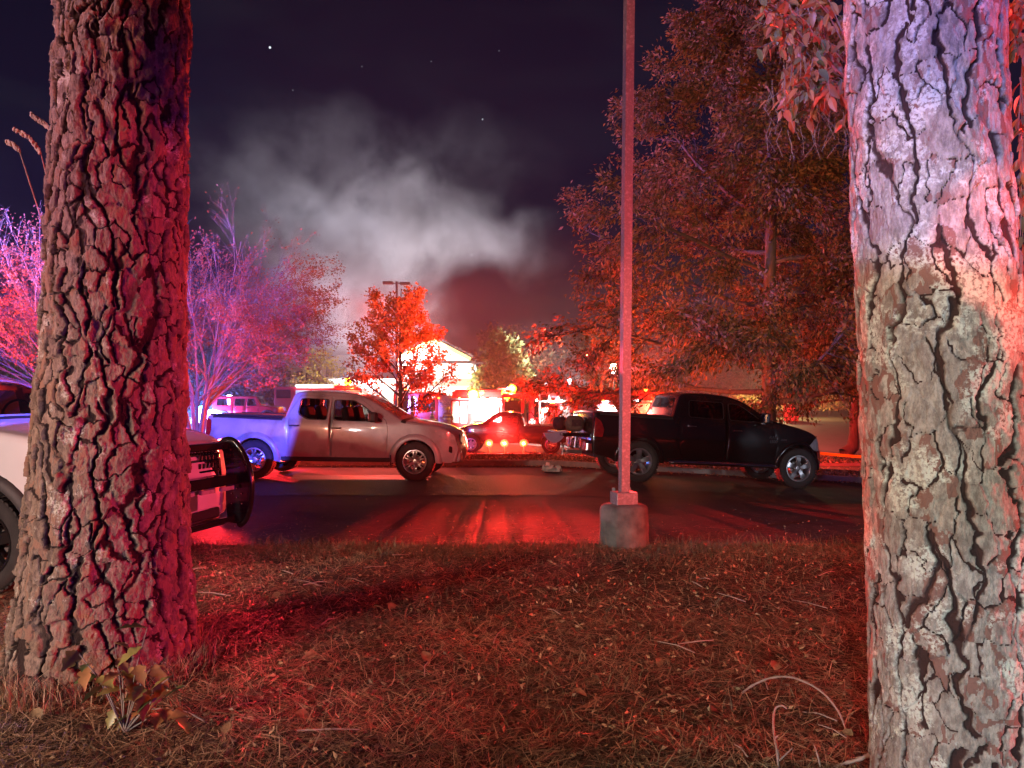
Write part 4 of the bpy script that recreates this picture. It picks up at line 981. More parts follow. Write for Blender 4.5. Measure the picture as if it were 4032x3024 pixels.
    for sy in (-1, 1):
        for a, b, z0 in ((ws[0], ws[1], .78), (ws[1], ws[2], 1.45), (ws[2], (ws[2] + ws[3]) / 2, .78), ((ws[2] + ws[3]) / 2, ws[3], .78)):
            cx = (a + b) / 2; wd = b - a
            B('body_post', (a + .04, sy * (h - .12), (z0 + 2.47) / 2), (.08, .24, 2.47 - z0), m_fred, bo)
            sh = MB(); nn = int((2.3 - z0) / .09)
            for k in range(nn): sh.box((cx + .04, sy * (h - .14 + .012 * (k % 2)), z0 + .12 + .09 * k), (wd - .12, .04, .082))
            q = part('roller_shutter', sh, m_roll, bo); q['kind'] = 'stuff'
            B('shutter_sill', (cx, sy * (h - .1), z0 + .03), (wd, .2, .06), m_fred, bo)
        B('body_post', (ws[3] - .02, sy * (h - .12), 1.62), (.08, .24, 1.7), m_fred, bo)
        B('drip_rail', ((bx0 + bx1) / 2, sy * (h - .08), 2.46), (bl, .24, .10), M['alloy'], bo)
        B('stripe', (bx1 - .35, sy * (h + .012), 1.38), (1.0, .012, .12), m_stripe, bo)
    # ladder along the side top
    for sy in (-1,):
        ld = MB(); zz = 2.75
        for dz in (0, .34): ld.box(((bx0 + bx1) / 2, sy * (h - .12), zz + dz), (bl - .2, .06, .05))
        lo = part('ladder', ld, M['alloy'], bo)
        for k in range(12):
            r_ = MB(); r_.box((bx0 + .3 + k * (bl - .6) / 11, sy * (h - .12), zz + .17), (.035, .035, .32)); part('rung', r_, M['alloy'], lo)
    rb = B('tail_board', (xr - .1, 0, .66), (.5, w - .1, .08), M['alloy'])
    rear = B('rear_panel', (xr + .09, 0, 1.7), (.06, w - .02, 1.6), m_fred if not chevrons else m_fred)
    if chevrons:
        for sy in (-1, 1):
            for k in range(7):
                z = 1.0 + .24 * k; mb = MB(); mb.prism([(sy * .04, z), (sy * (h - .02), z - .45), (sy * (h - .02), z - .33), (sy * .04, z + .12)], xr + .035, xr + .055, 'X'); part('chevron', mb, m_chev, rear)
    for sy in (-1, 1):
        for k, mm in enumerate((M['red_lens'], M['amber_lens'], M['lens'])): B('tail_lamp', (xr + .03, sy * (h - .16), 1.0 + .2 * k), (.06, .14, .14), mm, rear)
    S = dict(tyre_r=.53, rim_r=.29, tyre_w=.32, spokes=10, twin=False, rim_mat=M['alloy'], lugs=8)
    for x in (xf - 1.75, xr + 2.1):
        for y in (-(h - .17), h - .17): make_wheel(t, x, y, S)
        for sy in (-1, 1):
            ml = MB(); vs = []
            for k in range(15):
                a = math.pi * k / 14
                for dr, dy in ((.60, -.02), (.60, .03), (.68, .03), (.68, -.02)): vs.append((x + dr * math.cos(a), sy * (h + dy), .55 + dr * math.sin(a)))
            ml.add(vs, [(k * 4 + j, k * 4 + (j + 1) % 4, (k + 1) * 4 + (j + 1) % 4, (k + 1) * 4 + j) for k in range(14) for j in range(4)]); part('wheel_arch', ml, M['chrome'], t)
    return t, dict(xf=xf, xr=xr, h=h, cx0=cx0, bx0=bx0, bx1=bx1)
# right engine: cab to the left, right flank away, left flank towards the lot
D1 = 40.0; xa, xb = (1975 - 2016) / 2900 * D1, (2665 - 2016) / 2900 * D1
e1, i1 = engine('red fire engine with its lit crew cab open, behind the tailgate of the black pickup', ((xa + xb) / 2, D1 + 1.0, gz((xa + xb) / 2, D1) - .02), R(180 + 1), L=xb - xa, opening=False)
def e1w(x, y, z): return Matrix.Translation(e1.location) @ Matrix.Rotation(e1.rotation_euler.z, 4, 'Z') @ Vector((x, y, z))
# Maltese cross with the figure 1 on the left rear door, stripe as a Z on the body (left side is +y)
def e1part(name, polys, y0, y1, mat):
    for p in polys: mb = MB(); mb.prism(p, y0, y1, 'Y'); part(name, mb, mat, e1)
h1 = i1['h']; dxm = i1['xf'] - 1.75
cx_, cz_ = i1['xf'] - 1.62, 1.34
arms = []
for k in range(4):
    a = math.pi / 2 * k; pts = [(.04, -.03), (.17, -.09), (.17, .09), (.04, .03)]
    arms.append([(cx_ + px * math.cos(a) - py * math.sin(a), cz_ + px * math.sin(a) + py * math.cos(a)) for px, py in pts])
e1part('door_emblem', arms, h1 + .004, h1 + .012, m_stripe)
lettering('door_number', '1', e1, (cx_, h1 + .02, cz_), (R(90), 0, R(180)), .30, m_fwhite, 0, .004, .006)
sx = i1['bx1']
e1part('z_stripe', [[(sx - .05, 1.10), (sx - .17, 1.10), (sx - .72, 1.92), (sx - .60, 1.92)], [(sx - .60, 1.92), (sx - 3.6, 1.92), (sx - 3.6, 1.82), (sx - .66, 1.82)]], h1 + .012, h1 + .024, m_stripe)
# white framed crew-cab opening, lit inside
fr = MB(); x1_, x0_ = i1['cx0'] + 1.06, i1['cx0'] - .42
for c, d in (((x0_ + x1_) / 2, 2.83), (1.5, .10)),: pass
def frame_box(c, d, name='cab_frame', m=m_fwhite, bev=.02): mb = MB(); mb.box(c, d, bev=bev); return part(name, mb, m, e1)
frame_box(((x0_ + x1_) / 2, h1 + .03, 2.88), (x1_ - x0_, .08, .10)); frame_box(((x0_ + x1_) / 2, h1 + .03, 2.46), (x1_ - x0_, .08, .07))
for x in (x0_, x0_ + .45, x0_ + .98, x1_): frame_box((x, h1 + .03, 2.66), (.08, .08, .40))
frame_box((x1_, h1 + .03, 1.75), (.10, .08, 1.45)); frame_box((x1_ - .30, h1 + .02, 1.35), (.42, .05, 1.5), 'cab_door', m_fwhite)
frame_box(((x0_ + x1_) / 2 - .1, h1 + .15, .66), (.6, .3, .07), 'cab_step', M['alloy'])
def lampball(parent, name, loc, r, mat): mb = MB(); mb.ball(loc, r, 6); return part(name, mb, mat, parent)
lampball(e1, 'beacon', (i1['xf'] - .55, h1 - .5, 3.14), .22, m_amberlamp); frame_box((i1['xf'] - .1, h1 - .3, 3.12), (.7, .5, .12), 'beacon_bar', M['lens'])
lampball(e1, 'beacon', (i1['bx0'] + .9, h1 + .05, 2.55), .2, m_amberlamp); lampball(e1, 'scene_lamp', (i1['bx0'] + .9, h1 + .08, 2.20), .22, m_whitelamp)
lampball(e1, 'beacon', (i1['bx0'] + 1.6, h1 - .1, 3.1), .09, m_redlamp2)
p = e1w(i1['bx0'] + .9, h1 + .5, 2.3); point('engine_rear_glow', p, 700, (1, .10, .03), .1)
p = e1w(i1['xf'] - .5, h1 + .3, 3.3); point('engine_front_glow', p, 900, (1, .05, .03), .1)
p = e1w((x0_ + x1_) / 2, h1 + .45, 2.9); spot('crew_cab_lamp', p, e1w((x0_ + x1_) / 2, h1 - .1, 1.2), 1600, (1, .97, .9), 110, .6, .08)
# lit tool locker on the body side
lk = MB(); lx = i1['bx1'] - 1.65
lk.box((lx, h1 + .10, 1.82), (1.25, .2, .75), bev=.02); lko = part('tool_locker', lk, m_fwhite, e1)
for k in range(3): mb = MB(); mb.tube([(lx - .4 + .3 * k, h1 + .24, 1.5), (lx - .2 + .3 * k, h1 + .24, 1.9)], .03, 5); part('tool', mb, M['black_plastic'], lko)
spot('locker_lamp', e1w(lx, h1 + .9, 2.6), e1w(lx, h1, 1.9), 1800, (.95, .98, 1), 60, .4, .05)
# left engine, nearer the building, tail to the right
D2 = 49.0; xa, xb = (1585 - 2016) / 2900 * D2, (1990 - 2016) / 2900 * D2
e2, i2 = engine('red fire engine with yellow tail chevrons blazing under floodlight beside the burned building', ((xa + xb) / 2, D2 + 1.2, gz((xa + xb) / 2, D2) - .35), R(180 - 9), L=8.0, chevrons=True)
def e2w(x, y, z): return Matrix.Translation(e2.location) @ Matrix.Rotation(e2.rotation_euler.z, 4, 'Z') @ Vector((x, y, z))
h2 = i2['h']
lampball(e2, 'beacon', (i2['bx0'] + 2.4, h2 - .1, 2.75), .33, m_amberlamp); lampball(e2, 'beacon', (i2['bx0'] + .15, h2 - .1, 2.80), .34, m_amberlamp)
lampball(e2, 'beacon', (i2['bx1'] - .6, h2 + .05, 1.75), .2, m_amberlamp)
lampball(e2, 'scene_lamp', (i2['bx0'] + 1.2, h2 + .10, 2.3), .2, m_whitelamp)
spot('flood_on_engine', e2w(-1.6, h2 + 5.0, 1.2), e2w(-1.9, h2, 1.5), 9000, (1, .96, .85), 42, .5, .15)
point('engine2_amber', e2w(i2['bx0'] + 2.0, h2 + .4, 2.9), 300, (1, .14, .03), .15)
spot('blue_on_engine', e2w(4.5, h2 + 6, 2.0), e2w(2.2, h2, 1.6), 3500, (.35, .2, 1), 26, .5, .15)

for bx_, w_ in ((i2['bx0'] + 2.4, 260), (i2['bx0'] + .15, 300)): point('amber_beacon_glow', e2w(bx_, h2 + .25, 2.8), w_, (1, .16, .02), .1)
point('amber_beacon_glow', e1w(i1['xf'] - .55, h1 - .1, 3.2), 400, (1, .12, .02), .1)

for ee, ii, hh_ in ((e1, i1, h1), (e2, i2, h2)):
    for k, (fx_, fz_, mm) in enumerate(((.05, 2.52, m_redlamp2), (.22, 2.52, m_whitelamp), (.42, 2.52, m_redlamp2), (.60, 2.52, m_redlamp2), (.80, 2.52, m_whitelamp), (.97, 2.52, m_redlamp2), (.30, .90, m_redlamp2), (.75, .90, m_amberlamp))):
        lampball(ee, 'sparkle_lamp', (ii['bx0'] + (ii['xf'] - ii['bx0']) * fx_, hh_ + .05, fz_), .055, mm)  # small glowing balls added along both engines for sparkle
    for yy in (-.6, -.2, .2, .6): lampball(ee, 'beacon', (ii['xf'] - .35, yy, 3.12), .10, m_redlamp2 if yy < 0 else m_bluelamp)
# ------------------------------------------------------------------ far vehicles, left
def simple_suv(name, label, cat, loc, yaw, pcol, top, L2, jeep=False):
    t = thing(name, label, cat, loc, (0, 0, yaw)); a, b = L2
    S = dict(w=1.85, belt=1.15, zm=.8, tum=.12 if jeep else .3, nose=.5, kf=.1, tail=.2, kb=.04, edge=.05, sill=.42, arch_r=.44, arch_dz=.03, tyre_r=.39, rim_r=.22, wb=2.75, fz=.5, rz=.55, top=top, zones=[(.1, .95, 1.25, 'windshield')],
        paint=paint(name + '_paint', pcol, .25, .7), cabx=(-1.6, .7), seatx=(-.7, .2),
        doors=[dict(poly=[(-.75, .5), (.02, .5), (.02, 1.70), (-.75, 1.70)], win=[(-.66, 1.62), (-.06, 1.62), (-.06, 1.2), (-.66, 1.2)], handle=(-.6, 1.08)), dict(poly=[(.04, .5), (.85, .5), (.85, 1.15), (.6, 1.68), (.04, 1.70)], win=[(.12, 1.62), (.52, 1.61), (.70, 1.2), (.12, 1.2)], handle=(.15, 1.08))],
        body_wins=[[(-1.75, 1.62), (-.9, 1.62), (-.9, 1.2), (-1.75, 1.2)]], flare_w=.10, flare_off=.05, flare_mat=M['black_plastic'], spokes=5, twin=False)
    body(t, S, .14)
    for x in (-1.375, 1.375):
        for y in (-.80, .80): make_wheel(t, x, y, S)
    return t
D = 46.0
jx = (985 - 2016) / 2900 * D
jt = simple_suv('off_road_car', 'boxy red off-road car parked beyond the bed of the silver pickup', 'car', (jx, D, 1.6 - (1682 - 1570) / 2900 * D + .15), R(0), (.42, .012, .02),
    [(-2.0, .55), (-2.02, 1.2, .03), (-1.98, 1.78, .08), (.55, 1.78, .08), (.92, 1.22, .05), (1.0, 1.2, .05), (1.95, 1.12, .08), (2.02, .8, .05), (2.0, .55)], (-2, 2))
D = 50.0
px_ = (835 - 2016) / 2900 * D
pc = simple_suv('police_car', 'dark police car with flashing blue and violet lights behind the crape myrtle stems', 'police car', (px_, D, gz(px_, D)), R(200), (.03, .03, .04),
    [(-2.2, .5), (-2.22, 1.1, .1), (-1.9, 1.62, .2), (-1.2, 1.70, .3), (.2, 1.66, .3), (1.0, 1.12, .1), (2.1, .95, .3), (2.3, .7, .1), (2.3, .5)], (-2.2, 2.3))
def add_lamp(t, loc, r, mat, nm='beacon'): mb = MB(); mb.ball(loc, r, 6); return part(nm, mb, mat, t)
lbm = MB(); lbm.box((-.3, 0, 1.8), (.3, 1.3, .12), bev=.03); part('light_bar', lbm, M['lens'], pc)
for y, mm in ((-.5, m_violet), (-.2, m_violet), (.2, m_bluelamp), (.5, m_bluelamp)): add_lamp(pc, (-.3, y, 1.86), .12, mm)
for y in (-.7, .7): add_lamp(pc, (2.25, y, .75), .16, m_violet, 'headlight')
add_lamp(pc, (1.6, .95, .9), .12, m_bluelamp)
point('police_glow', PX(900, 1570, 49), 5500, (.30, .25, 1), .15); point('police_glow', PX(800, 1640, 44.5), 5000, (.12, .2, 1), .15); point('police_glow', PX(790, 1600, 47), 1600, (.02, .3, 1), .1)
wl = thing('traffic_beacon', 'violet white beacon on a short mast above the red off-road car', 'beacon', (*PX(903, 1570, 49).xy, gz(PX(903, 1570, 49).x, 49)))
hh = PX(903, 1575, 49).z - wl.location.z; mb = MB(); mb.lathe([(.2, 0), (.2, .04), (.04, .08), (.03, hh - .1)], 10); part('mast', mb, M['steel'], wl); add_lamp(wl, (0, 0, hh), .34, m_violet, 'lamp')
wl2 = thing('traffic_beacon', 'brilliant white violet beacon low at the tail of the silver pickup', 'beacon', (*PX(826, 1640, 44).xy, gz(PX(826, 1640, 44).x, 44)))
hh = PX(826, 1642, 44).z - wl2.location.z; mb = MB(); mb.lathe([(.2, 0), (.2, .04), (.04, .08), (.03, hh - .2)], 10); part('mast', mb, M['steel'], wl2)
for dx in (-.25, 0, .22): add_lamp(wl2, (dx * 1.5, 0, hh + .05 * dx), .42, m_violet, 'lamp')
wl3 = thing('traffic_beacon', 'small green blue beacon between the crape myrtle stems', 'beacon', (*PX(794, 1612, 46).xy, gz(PX(794, 1612, 46).x, 46)))
hh = PX(794, 1612, 46).z - wl3.location.z; mb = MB(); mb.lathe([(.2, 0), (.2, .04), (.04, .08), (.03, hh - .1)], 10); part('mast', mb, M['steel'], wl3); add_lamp(wl3, (0, 0, hh), .22, emis('beacon_cyan', (.05, .8, 1), 25), 'lamp')
# ladder truck behind the silver pickup roof
D = 52.0; lx = (1320 - 2016) / 2900 * D
lt = thing('ladder_truck', 'white topped rescue truck with an amber beacon rising behind the silver pickup roof', 'fire truck', (lx, D, gz(lx, D)), (0, 0, R(180)))
def LB(name, c, d, m, par=None, bev=.03): mb = MB(); mb.box(c, d, bev=bev); return part(name, mb, m, par or lt)
bo = LB('body', (.2, 0, 1.55), (4.6, 2.3, 1.9), m_fred); LB('cab', (3.2, 0, 1.6), (1.5, 2.3, 2.0), m_fred); LB('cab_window', (3.3, 1.16, 2.1), (1.0, .03, .6), M['dark_glass']); LB('cab_window', (3.3, -1.16, 2.1), (1.0, .03, .6), M['dark_glass'])
LB('roof_box', (1.2, 0, 2.62), (2.7, 1.9, .28), m_fwhite, bo); LB('roof_box', (-.9, 0, 2.60), (1.5, 1.9, .22), m_fred, bo)
for k in range(4): LB('roller_shutter', (-1.5 + 1.15 * k, 1.165, 1.7), (1.0, .03, 1.3), m_roll, bo, 0)
S_ = dict(tyre_r=.5, rim_r=.28, tyre_w=.3, spokes=10, twin=False, lugs=8)
for x in (-1.2, 3.0):
    for y in (-1.0, 1.0): make_wheel(lt, x, y, S_)
add_lamp(lt, (-1.05, .8, 2.95), .28, m_amberlamp); LB('beacon_post', (-1.05, .8, 2.78), (.05, .05, .3), M['steel'], None, 0)
spot('flood_truck_roof', (lx - 3, D - 6, 6), (lx - 1.2, D, 2.6), 2600, (1, .97, .85), 30, .5, .15)
point('amber_glow', PX(1378, 1508, D - 1.4), 220, (1, .25, .03), .1)

# ------------------------------------------------------------------ burned building
m_stucco = ramp_mat('pale_stucco', [(.80, .78, .72), (.72, .70, .64)], 1.2, .9, bump=.2, bscale=40)
m_brickp = ramp_mat('tan_wall', [(.42, .30, .22), (.34, .23, .16)], 1.5, .9, stretch=(1, 1, 12), bump=.3, bscale=30)
m_char = ramp_mat('charred_wood', [(.012, .010, .010), (.06, .05, .05)], 4, .95, bump=.8, bscale=20)
m_yel = ramp_mat('yellow_trim', [(.55, .36, .10), (.62, .42, .14)], 2, .8)
m_shing = ramp_mat('shingles', [(.14, .11, .10), (.22, .18, .16)], 3, .9, stretch=(1, 4, 1), bump=.5, bscale=25)
DB = 74.0
def bx(px): return (px - 2016) / 2900 * DB
def bz(py): return 1.6 - (py - 1570) / 2900 * DB
bd = thing('burned_building', 'floodlit pale gabled building with a charred roof edge and smoke rising from it', 'building', (0, 0, 0))
def BP(name, mb, m, par=None): return part(name, mb, m, par or bd)
yb = DB
mb = MB(); mb.prism([(bx(1290), bz(1700)), (bx(1880), bz(1700)), (bx(1880), bz(1492)), (bx(1290), bz(1492))], yb, yb + 14, 'Y'); wl_ = BP('lower_wall', mb, m_stucco)
mb = MB(); mb.prism([(bx(1560), bz(1492)), (bx(1893), bz(1492)), (bx(1868), bz(1430)), (bx(1560), bz(1430))], yb + .3, yb + 13, 'Y'); BP('wall', mb, m_stucco)
mb = MB(); mb.prism([(bx(1560), bz(1424)), (bx(1855), bz(1424)), (bx(1848), bz(1410)), (bx(1705), bz(1338)), (bx(1560), bz(1412))], yb + .3, yb + .7, 'Y'); BP('gable', mb, m_stucco)
mb = MB(); mb.box(((bx(1560) + bx(1862)) / 2, yb + .25, bz(1424)), (bx(1862) - bx(1560), .3, .16)); BP('beam', mb, m_char)
mb = MB(); mb.box(((bx(1480) + bx(1985)) / 2, yb - .35, bz(1506)), (bx(1985) - bx(1480), .5, bz(1492) - bz(1520))); BP('fascia', mb, m_brickp)
for (a, b) in (((1703, 1336), (1853, 1414)), ((1707, 1336), (1560, 1414))):
    mb = MB(); p0, p1 = Vector((bx(a[0]), yb + .1, bz(a[1]))), Vector((bx(b[0]), yb + .1, bz(b[1]))); d = (p1 - p0); mb.box((p0 + p1) / 2 + Vector((0, .1, 0)), (d.length, .5, .34), rot=Matrix.Rotation(-math.atan2(d.z, d.x), 3, 'Y')); BP('rake_board', mb, m_yel)
    for k in range(16):
        q = p0.lerp(p1, (k + .5) / 16); mb = MB(); n_ = Vector((-d.z, 0, d.x)).normalized(); n_ = n_ if n_.z > 0 else -n_
        mb.box(q + n_ * (.32 + .08 * RS.rand()), (RS.uniform(.25, .6), RS.uniform(.5, 2.5), RS.uniform(.06, .2)), rot=Matrix.Rotation(-math.atan2(d.z, d.x) + RS.uniform(-.5, .5), 3, 'Y')); BP('charred_rafter', mb, m_char)
for k in range(14):
    mb = MB(); mb.box((bx(1862 + RS.uniform(0, 34)), yb + RS.uniform(0, 1), bz(RS.uniform(1436, 1490))), (RS.uniform(.08, .3), RS.uniform(.1, .5), RS.uniform(.3, 1.3)), rot=Matrix.Rotation(RS.uniform(-.5, .5), 3, 'Y')); BP('charred_stud', mb, m_char)
mb = MB(); mb.box((bx(1880), yb + .2, bz(1430)), (1.2, .6, .12)); BP('charred_plate', mb, m_char)
mb = MB(); mb.prism([(bx(1898), bz(1478)), (bx(1985), bz(1496)), (bx(1985), bz(1502)), (bx(1898), bz(1502))], yb - 2.4, yb, 'Y'); po = BP('porch', mb, m_fwhite)
mb = MB(); mb.add([(bx(1903), yb - 2.3, bz(1494)), (bx(1984), yb - 2.5, bz(1495)), (bx(1960), yb + 1.5, bz(1462)), (bx(1903), yb + 1.5, bz(1460))], [(0, 1, 2, 3)]); BP('porch_roof', mb, m_shing)
for px in (1962, 1982): mb = MB(); mb.box((bx(px), yb - 2.2, (bz(1502) + bz(1640)) / 2), (.18, .18, bz(1502) - bz(1640))); BP('porch_post', mb, m_fwhite)
for px in (1610, 1660, 1760): 
    mb = MB(); mb.box((bx(px), yb - .02, bz(1585)), (.9, .06, 1.3)); w_ = BP('window', mb, M['dark_glass']); mb = MB(); mb.box((bx(px), yb - .05, bz(1585)), (1.0, .03, 1.4)); 
mb = MB(); mb.prism([(bx(1722), bz(1420)), (bx(1730), bz(1420)), (bx(1730), bz(1358)), (bx(1722), bz(1358))], yb + .22, yb + .32, 'Y'); BP('gable_trim', mb, m_brickp)
mb = MB(); mb.prism([(bx(1758), bz(1405)), (bx(1768), bz(1392)), (bx(1762), bz(1380))], yb + .22, yb + .32, 'Y'); BP('scorch_hole', mb, m_brickp)
# two-storey blocks dark in the distance, left
m_house = ramp_mat('brown_siding', [(.22, .16, .12), (.28, .2, .15)], 1.2, .9)
def house(label, px0, px1, py0, py1, D, wins, roof=True):
    def X(p): return (p - 2016) / 2900 * D
    def Z(p): return 1.6 - (p - 1570) / 2900 * D
    t = thing('house', label, 'house', (0, 0, 0)); mb = MB(); z0 = gz(X(px0), D) - .3; mb.prism([(X(px0), z0), (X(px1), z0), (X(px1), Z(py0)), (X(px0), Z(py0))], D, D + 9, 'Y'); w_ = part('wall', mb, m_house, t)
    mb = MB(); mb.prism([(X(px0) - .6, Z(py0)), (X(px1) + .6, Z(py0)), ((X(px0) + X(px1)) / 2 + 1.5, Z(py1)), ((X(px0) + X(px1)) / 2 - 1.5, Z(py1))], D - .6, D + 9.6, 'Y'); part('roof', mb, m_shing, t)
    for (a, b) in wins: mb = MB(); mb.box((X(a), D - .02, Z(b)), (1.0, .08, 1.3)); q = part('window', mb, M['dark_glass'], t); mb = MB(); mb.box((X(a), D - .03, Z(b) - .72), (1.2, .16, .1)); part('sill', mb, m_fwhite, q)
house('brown two storey house half hidden in smoke above the yellow-lit small tree', 1040, 1250, 1455, 1395, 96, [(1090, 1480), (1130, 1480), (1180, 1480), (1220, 1480)])
house('low brown house between the glowing small tree and the burned building', 1265, 1500, 1440, 1400, 90, [(1300, 1465), (1350, 1465), (1400, 1465)])
# ------------------------------------------------------------------ lamp poles
m_galv = ramp_mat('galvanised_steel', [(.30, .29, .28), (.20, .19, .19), (.36, .35, .34)], 26, .42, .55, rvar=.12, bump=.25, bscale=120, detail=8)
m_conc = ramp_mat('cast_concrete', [(.06, .05, .042), (.12, .10, .082), (.17, .145, .12)], 7, .95, bump=.8, bscale=45, detail=9)
def near_pole():
    p = PX(2474, 2188, 7.55); t = thing('lamp_pole', 'tall square steel lamp pole on a round concrete footing at the grass edge', 'lamp pole', (p.x, 7.85, 0), (0, 0, 0))
    mb = MB(); n = 48; prof = [(.265, -.2), (.268, .0), (.262, .04), (.258, .24), (.262, .255), (.257, .27), (.256, .42), (.245, .455), (.21, .475), (.001, .485)]
    mb.lathe(prof, n); o = len(mb.v)
    for i, v in enumerate(mb.v):
        a = math.atan2(v[1], v[0]); k = 1 + .012 * math.sin(3 * a + v[2] * 9) + .008 * math.sin(9 * a + v[2] * 31); mb.v[i] = (v[0] * k, v[1] * k, v[2])
    autosmooth(part('footing', mb, m_conc, t), 50)
    rz = Matrix.Rotation(R(14), 3, 'Z')
    pm = MB(); lean = Vector((.075 / 6.0, 0)) 
    for k in range(10):
        pass
    s = .046; H = 8.2; vs = []
    for z in (.60, H):
        for a, b in ((-s, -s), (s, -s), (s, s), (-s, s)):
            v = rz @ Vector((a, b, 0)); vs.append((v.x + .0105 * (z - .5), v.y, z))
    pm.add(vs, [(0, 1, 5, 4), (1, 2, 6, 5), (2, 3, 7, 6), (3, 0, 4, 7), (4, 5, 6, 7)]); part('pole', pm, m_galv, t)
    bm_ = MB(); bm_.box((0, 0, .545), (.235, .20, .13), rot=rz, bev=.006); part('base_cover', bm_, m_galv, t)
    for sx in (-1, 1):
        b = MB(); v = rz @ Vector((sx * .09, .07, 0)); b.box((v.x, v.y, .63), (.03, .03, .03)); part('anchor_nut', b, m_galv, t)
    for sx in (-1, 1):
        b = MB(); b.box((.08 + sx * .45, 0, H - .05), (.55, .35, .14), bev=.02); part('lamp_head', b, m_galv, t)
near_pole()
D = 42.0; p = PX(1562, 1112, D)
t = thing('lamp_pole', 'double headed parking lot lamp rising behind the small red maple', 'lamp pole', (p.x, D, gz(p.x, D)))
mb = MB(); H = p.z - t.location.z; mb.tube([(0, 0, -.1), (0, 0, H + .05)], .07, 8); part('pole', mb, m_galv, t)
for sx in (-1, 1): mb = MB(); mb.box((sx * .50, -.05 * sx, H - .06 - .03 * sx), (.56, .40, .17), bev=.02); part('lamp_head', mb, m_galv, t); mb = MB(); mb.box((sx * .15, 0, H - .05), (.2, .06, .06)); part('arm', mb, m_galv, t)
def post_lamp(label, px, py, D, lit):
    p = PX(px, py, D); z = gz(p.x, D); t = thing('street_lamp', label, 'street lamp', (p.x, D, z)); H = p.z - z
    mb = MB(); mb.lathe([(.14, 0), (.12, .3), (.06, .5), (.045, H - .3), (.1, H - .22), (.06, H - .18)], 10); part('post', mb, M['black_plastic'], t)
    mb = MB(); mb.ball((0, 0, H), .26 if lit else .19, 6, sq=(1, 1, 1.25)); part('lantern', mb, lit or m_fwhite, t)
    if lit: point('street_lamp_light', (p.x, D - .4, p.z), 700, (1, .80, .5), .15)
post_lamp('lit round street lamp shining between the steel pole and the big oak', 2417, 1452, 46, emis('lamp_warm', (1, .86, .6), 30))
post_lamp('unlit white globe lamp above the right fire engine', 2240, 1500, 62, None)
post_lamp('thin unlit lamp post among the red-lit trees', 2150, 1512, 66, None)

# ------------------------------------------------------------------ trees
def leaf_mat(name, cols, trans=.35, amt=.75):
    return ramp_mat(name, cols, 1.3, .6, attr='rnd', attr_amt=amt, spec=.3, trans=trans)
def leaves_mesh(name, P, Dr, size, aspect, mat, rs, droop=.5, bend=.15):
    """P (n,3) attachment points, Dr (n,3) twig directions; folded four-sided leaf faces"""
    n = len(P); d = Dr + rs.normal(0, .55, (n, 3)); d[:, 2] -= droop; d /= np.linalg.norm(d, axis=1)[:, None]
    up = rs.normal(0, 1, (n, 3)); s = np.cross(d, up); s /= np.linalg.norm(s, axis=1)[:, None] + 1e-9; nn = np.cross(s, d)
    L = size * rs.uniform(.65, 1.25, n)[:, None]; w = L * aspect
    a = P; b = P + d * L * .45 + s * w * .5 + nn * w * bend; c = P + d * L - nn * L * .12; e = P + d * L * .45 - s * w * .5 + nn * w * bend
    V = np.stack([a, b, c, e], 1).reshape(-1, 3); i = np.arange(n)[:, None] * 4; F = np.concatenate([i + np.array([[0, 1, 2]]), i + np.array([[0, 2, 3]])])
    r = rs.rand(n); at = np.concatenate([r, r])
    return np_mesh(name, V, F, mat, False, {'rnd': ('FACE', at)})
def grow(mb, tips, p, d, L, r, depth, P, rs):
    """branch: curved tube with side branches; records twig points"""
    nseg = P.get('seg', 5); pts = [p.copy()]; dirs = [d.copy()]
    for k in range(nseg):
        d = (d + Vector(rs.normal(0, P['wob'], 3)) + Vector((0, 0, P['trop'][depth]))).normalized(); pts.append(pts[-1] + d * L / nseg); dirs.append(d.copy())
    rr = [r * (1 - .72 * k / nseg) for k in range(nseg + 1)]
    mb.tube(pts, rr, 6 if r > .03 else (4 if r > .01 else 3), cap=False)
    if depth >= P['depth']:
        for k in range(1, nseg + 1): tips.append((pts[k], dirs[k]))
        return
    if P.get('inner'):
        for k in range(1, nseg): tips.append((pts[k], dirs[k]))
    nb = P['nb'][depth]
    for k in range(nb):
        t = P.get('t0', .25) + (1 - P.get('t0', .25)) * (k + rs.rand()) / nb; i = min(nseg - 1, int(t * nseg)); f = t * nseg - i
        q = pts[i].lerp(pts[i + 1], f); dd = dirs[i + 1]; ax = dd.orthogonal().normalized(); ax.rotate(Matrix.Rotation(rs.rand() * 6.283, 3, dd))
        nd = (dd * math.cos(P['ang'][depth]) + ax * math.sin(P['ang'][depth])).normalized()
        grow(mb, tips, q, nd, L * P['lr'][depth] * rs.uniform(.7, 1.15) * (1.15 - .5 * t), max(.0025, r * P.get('rr', .5) * (1.1 - .5 * t)), depth + 1, P, rs)
    tips.append((pts[-1], dirs[-1]))
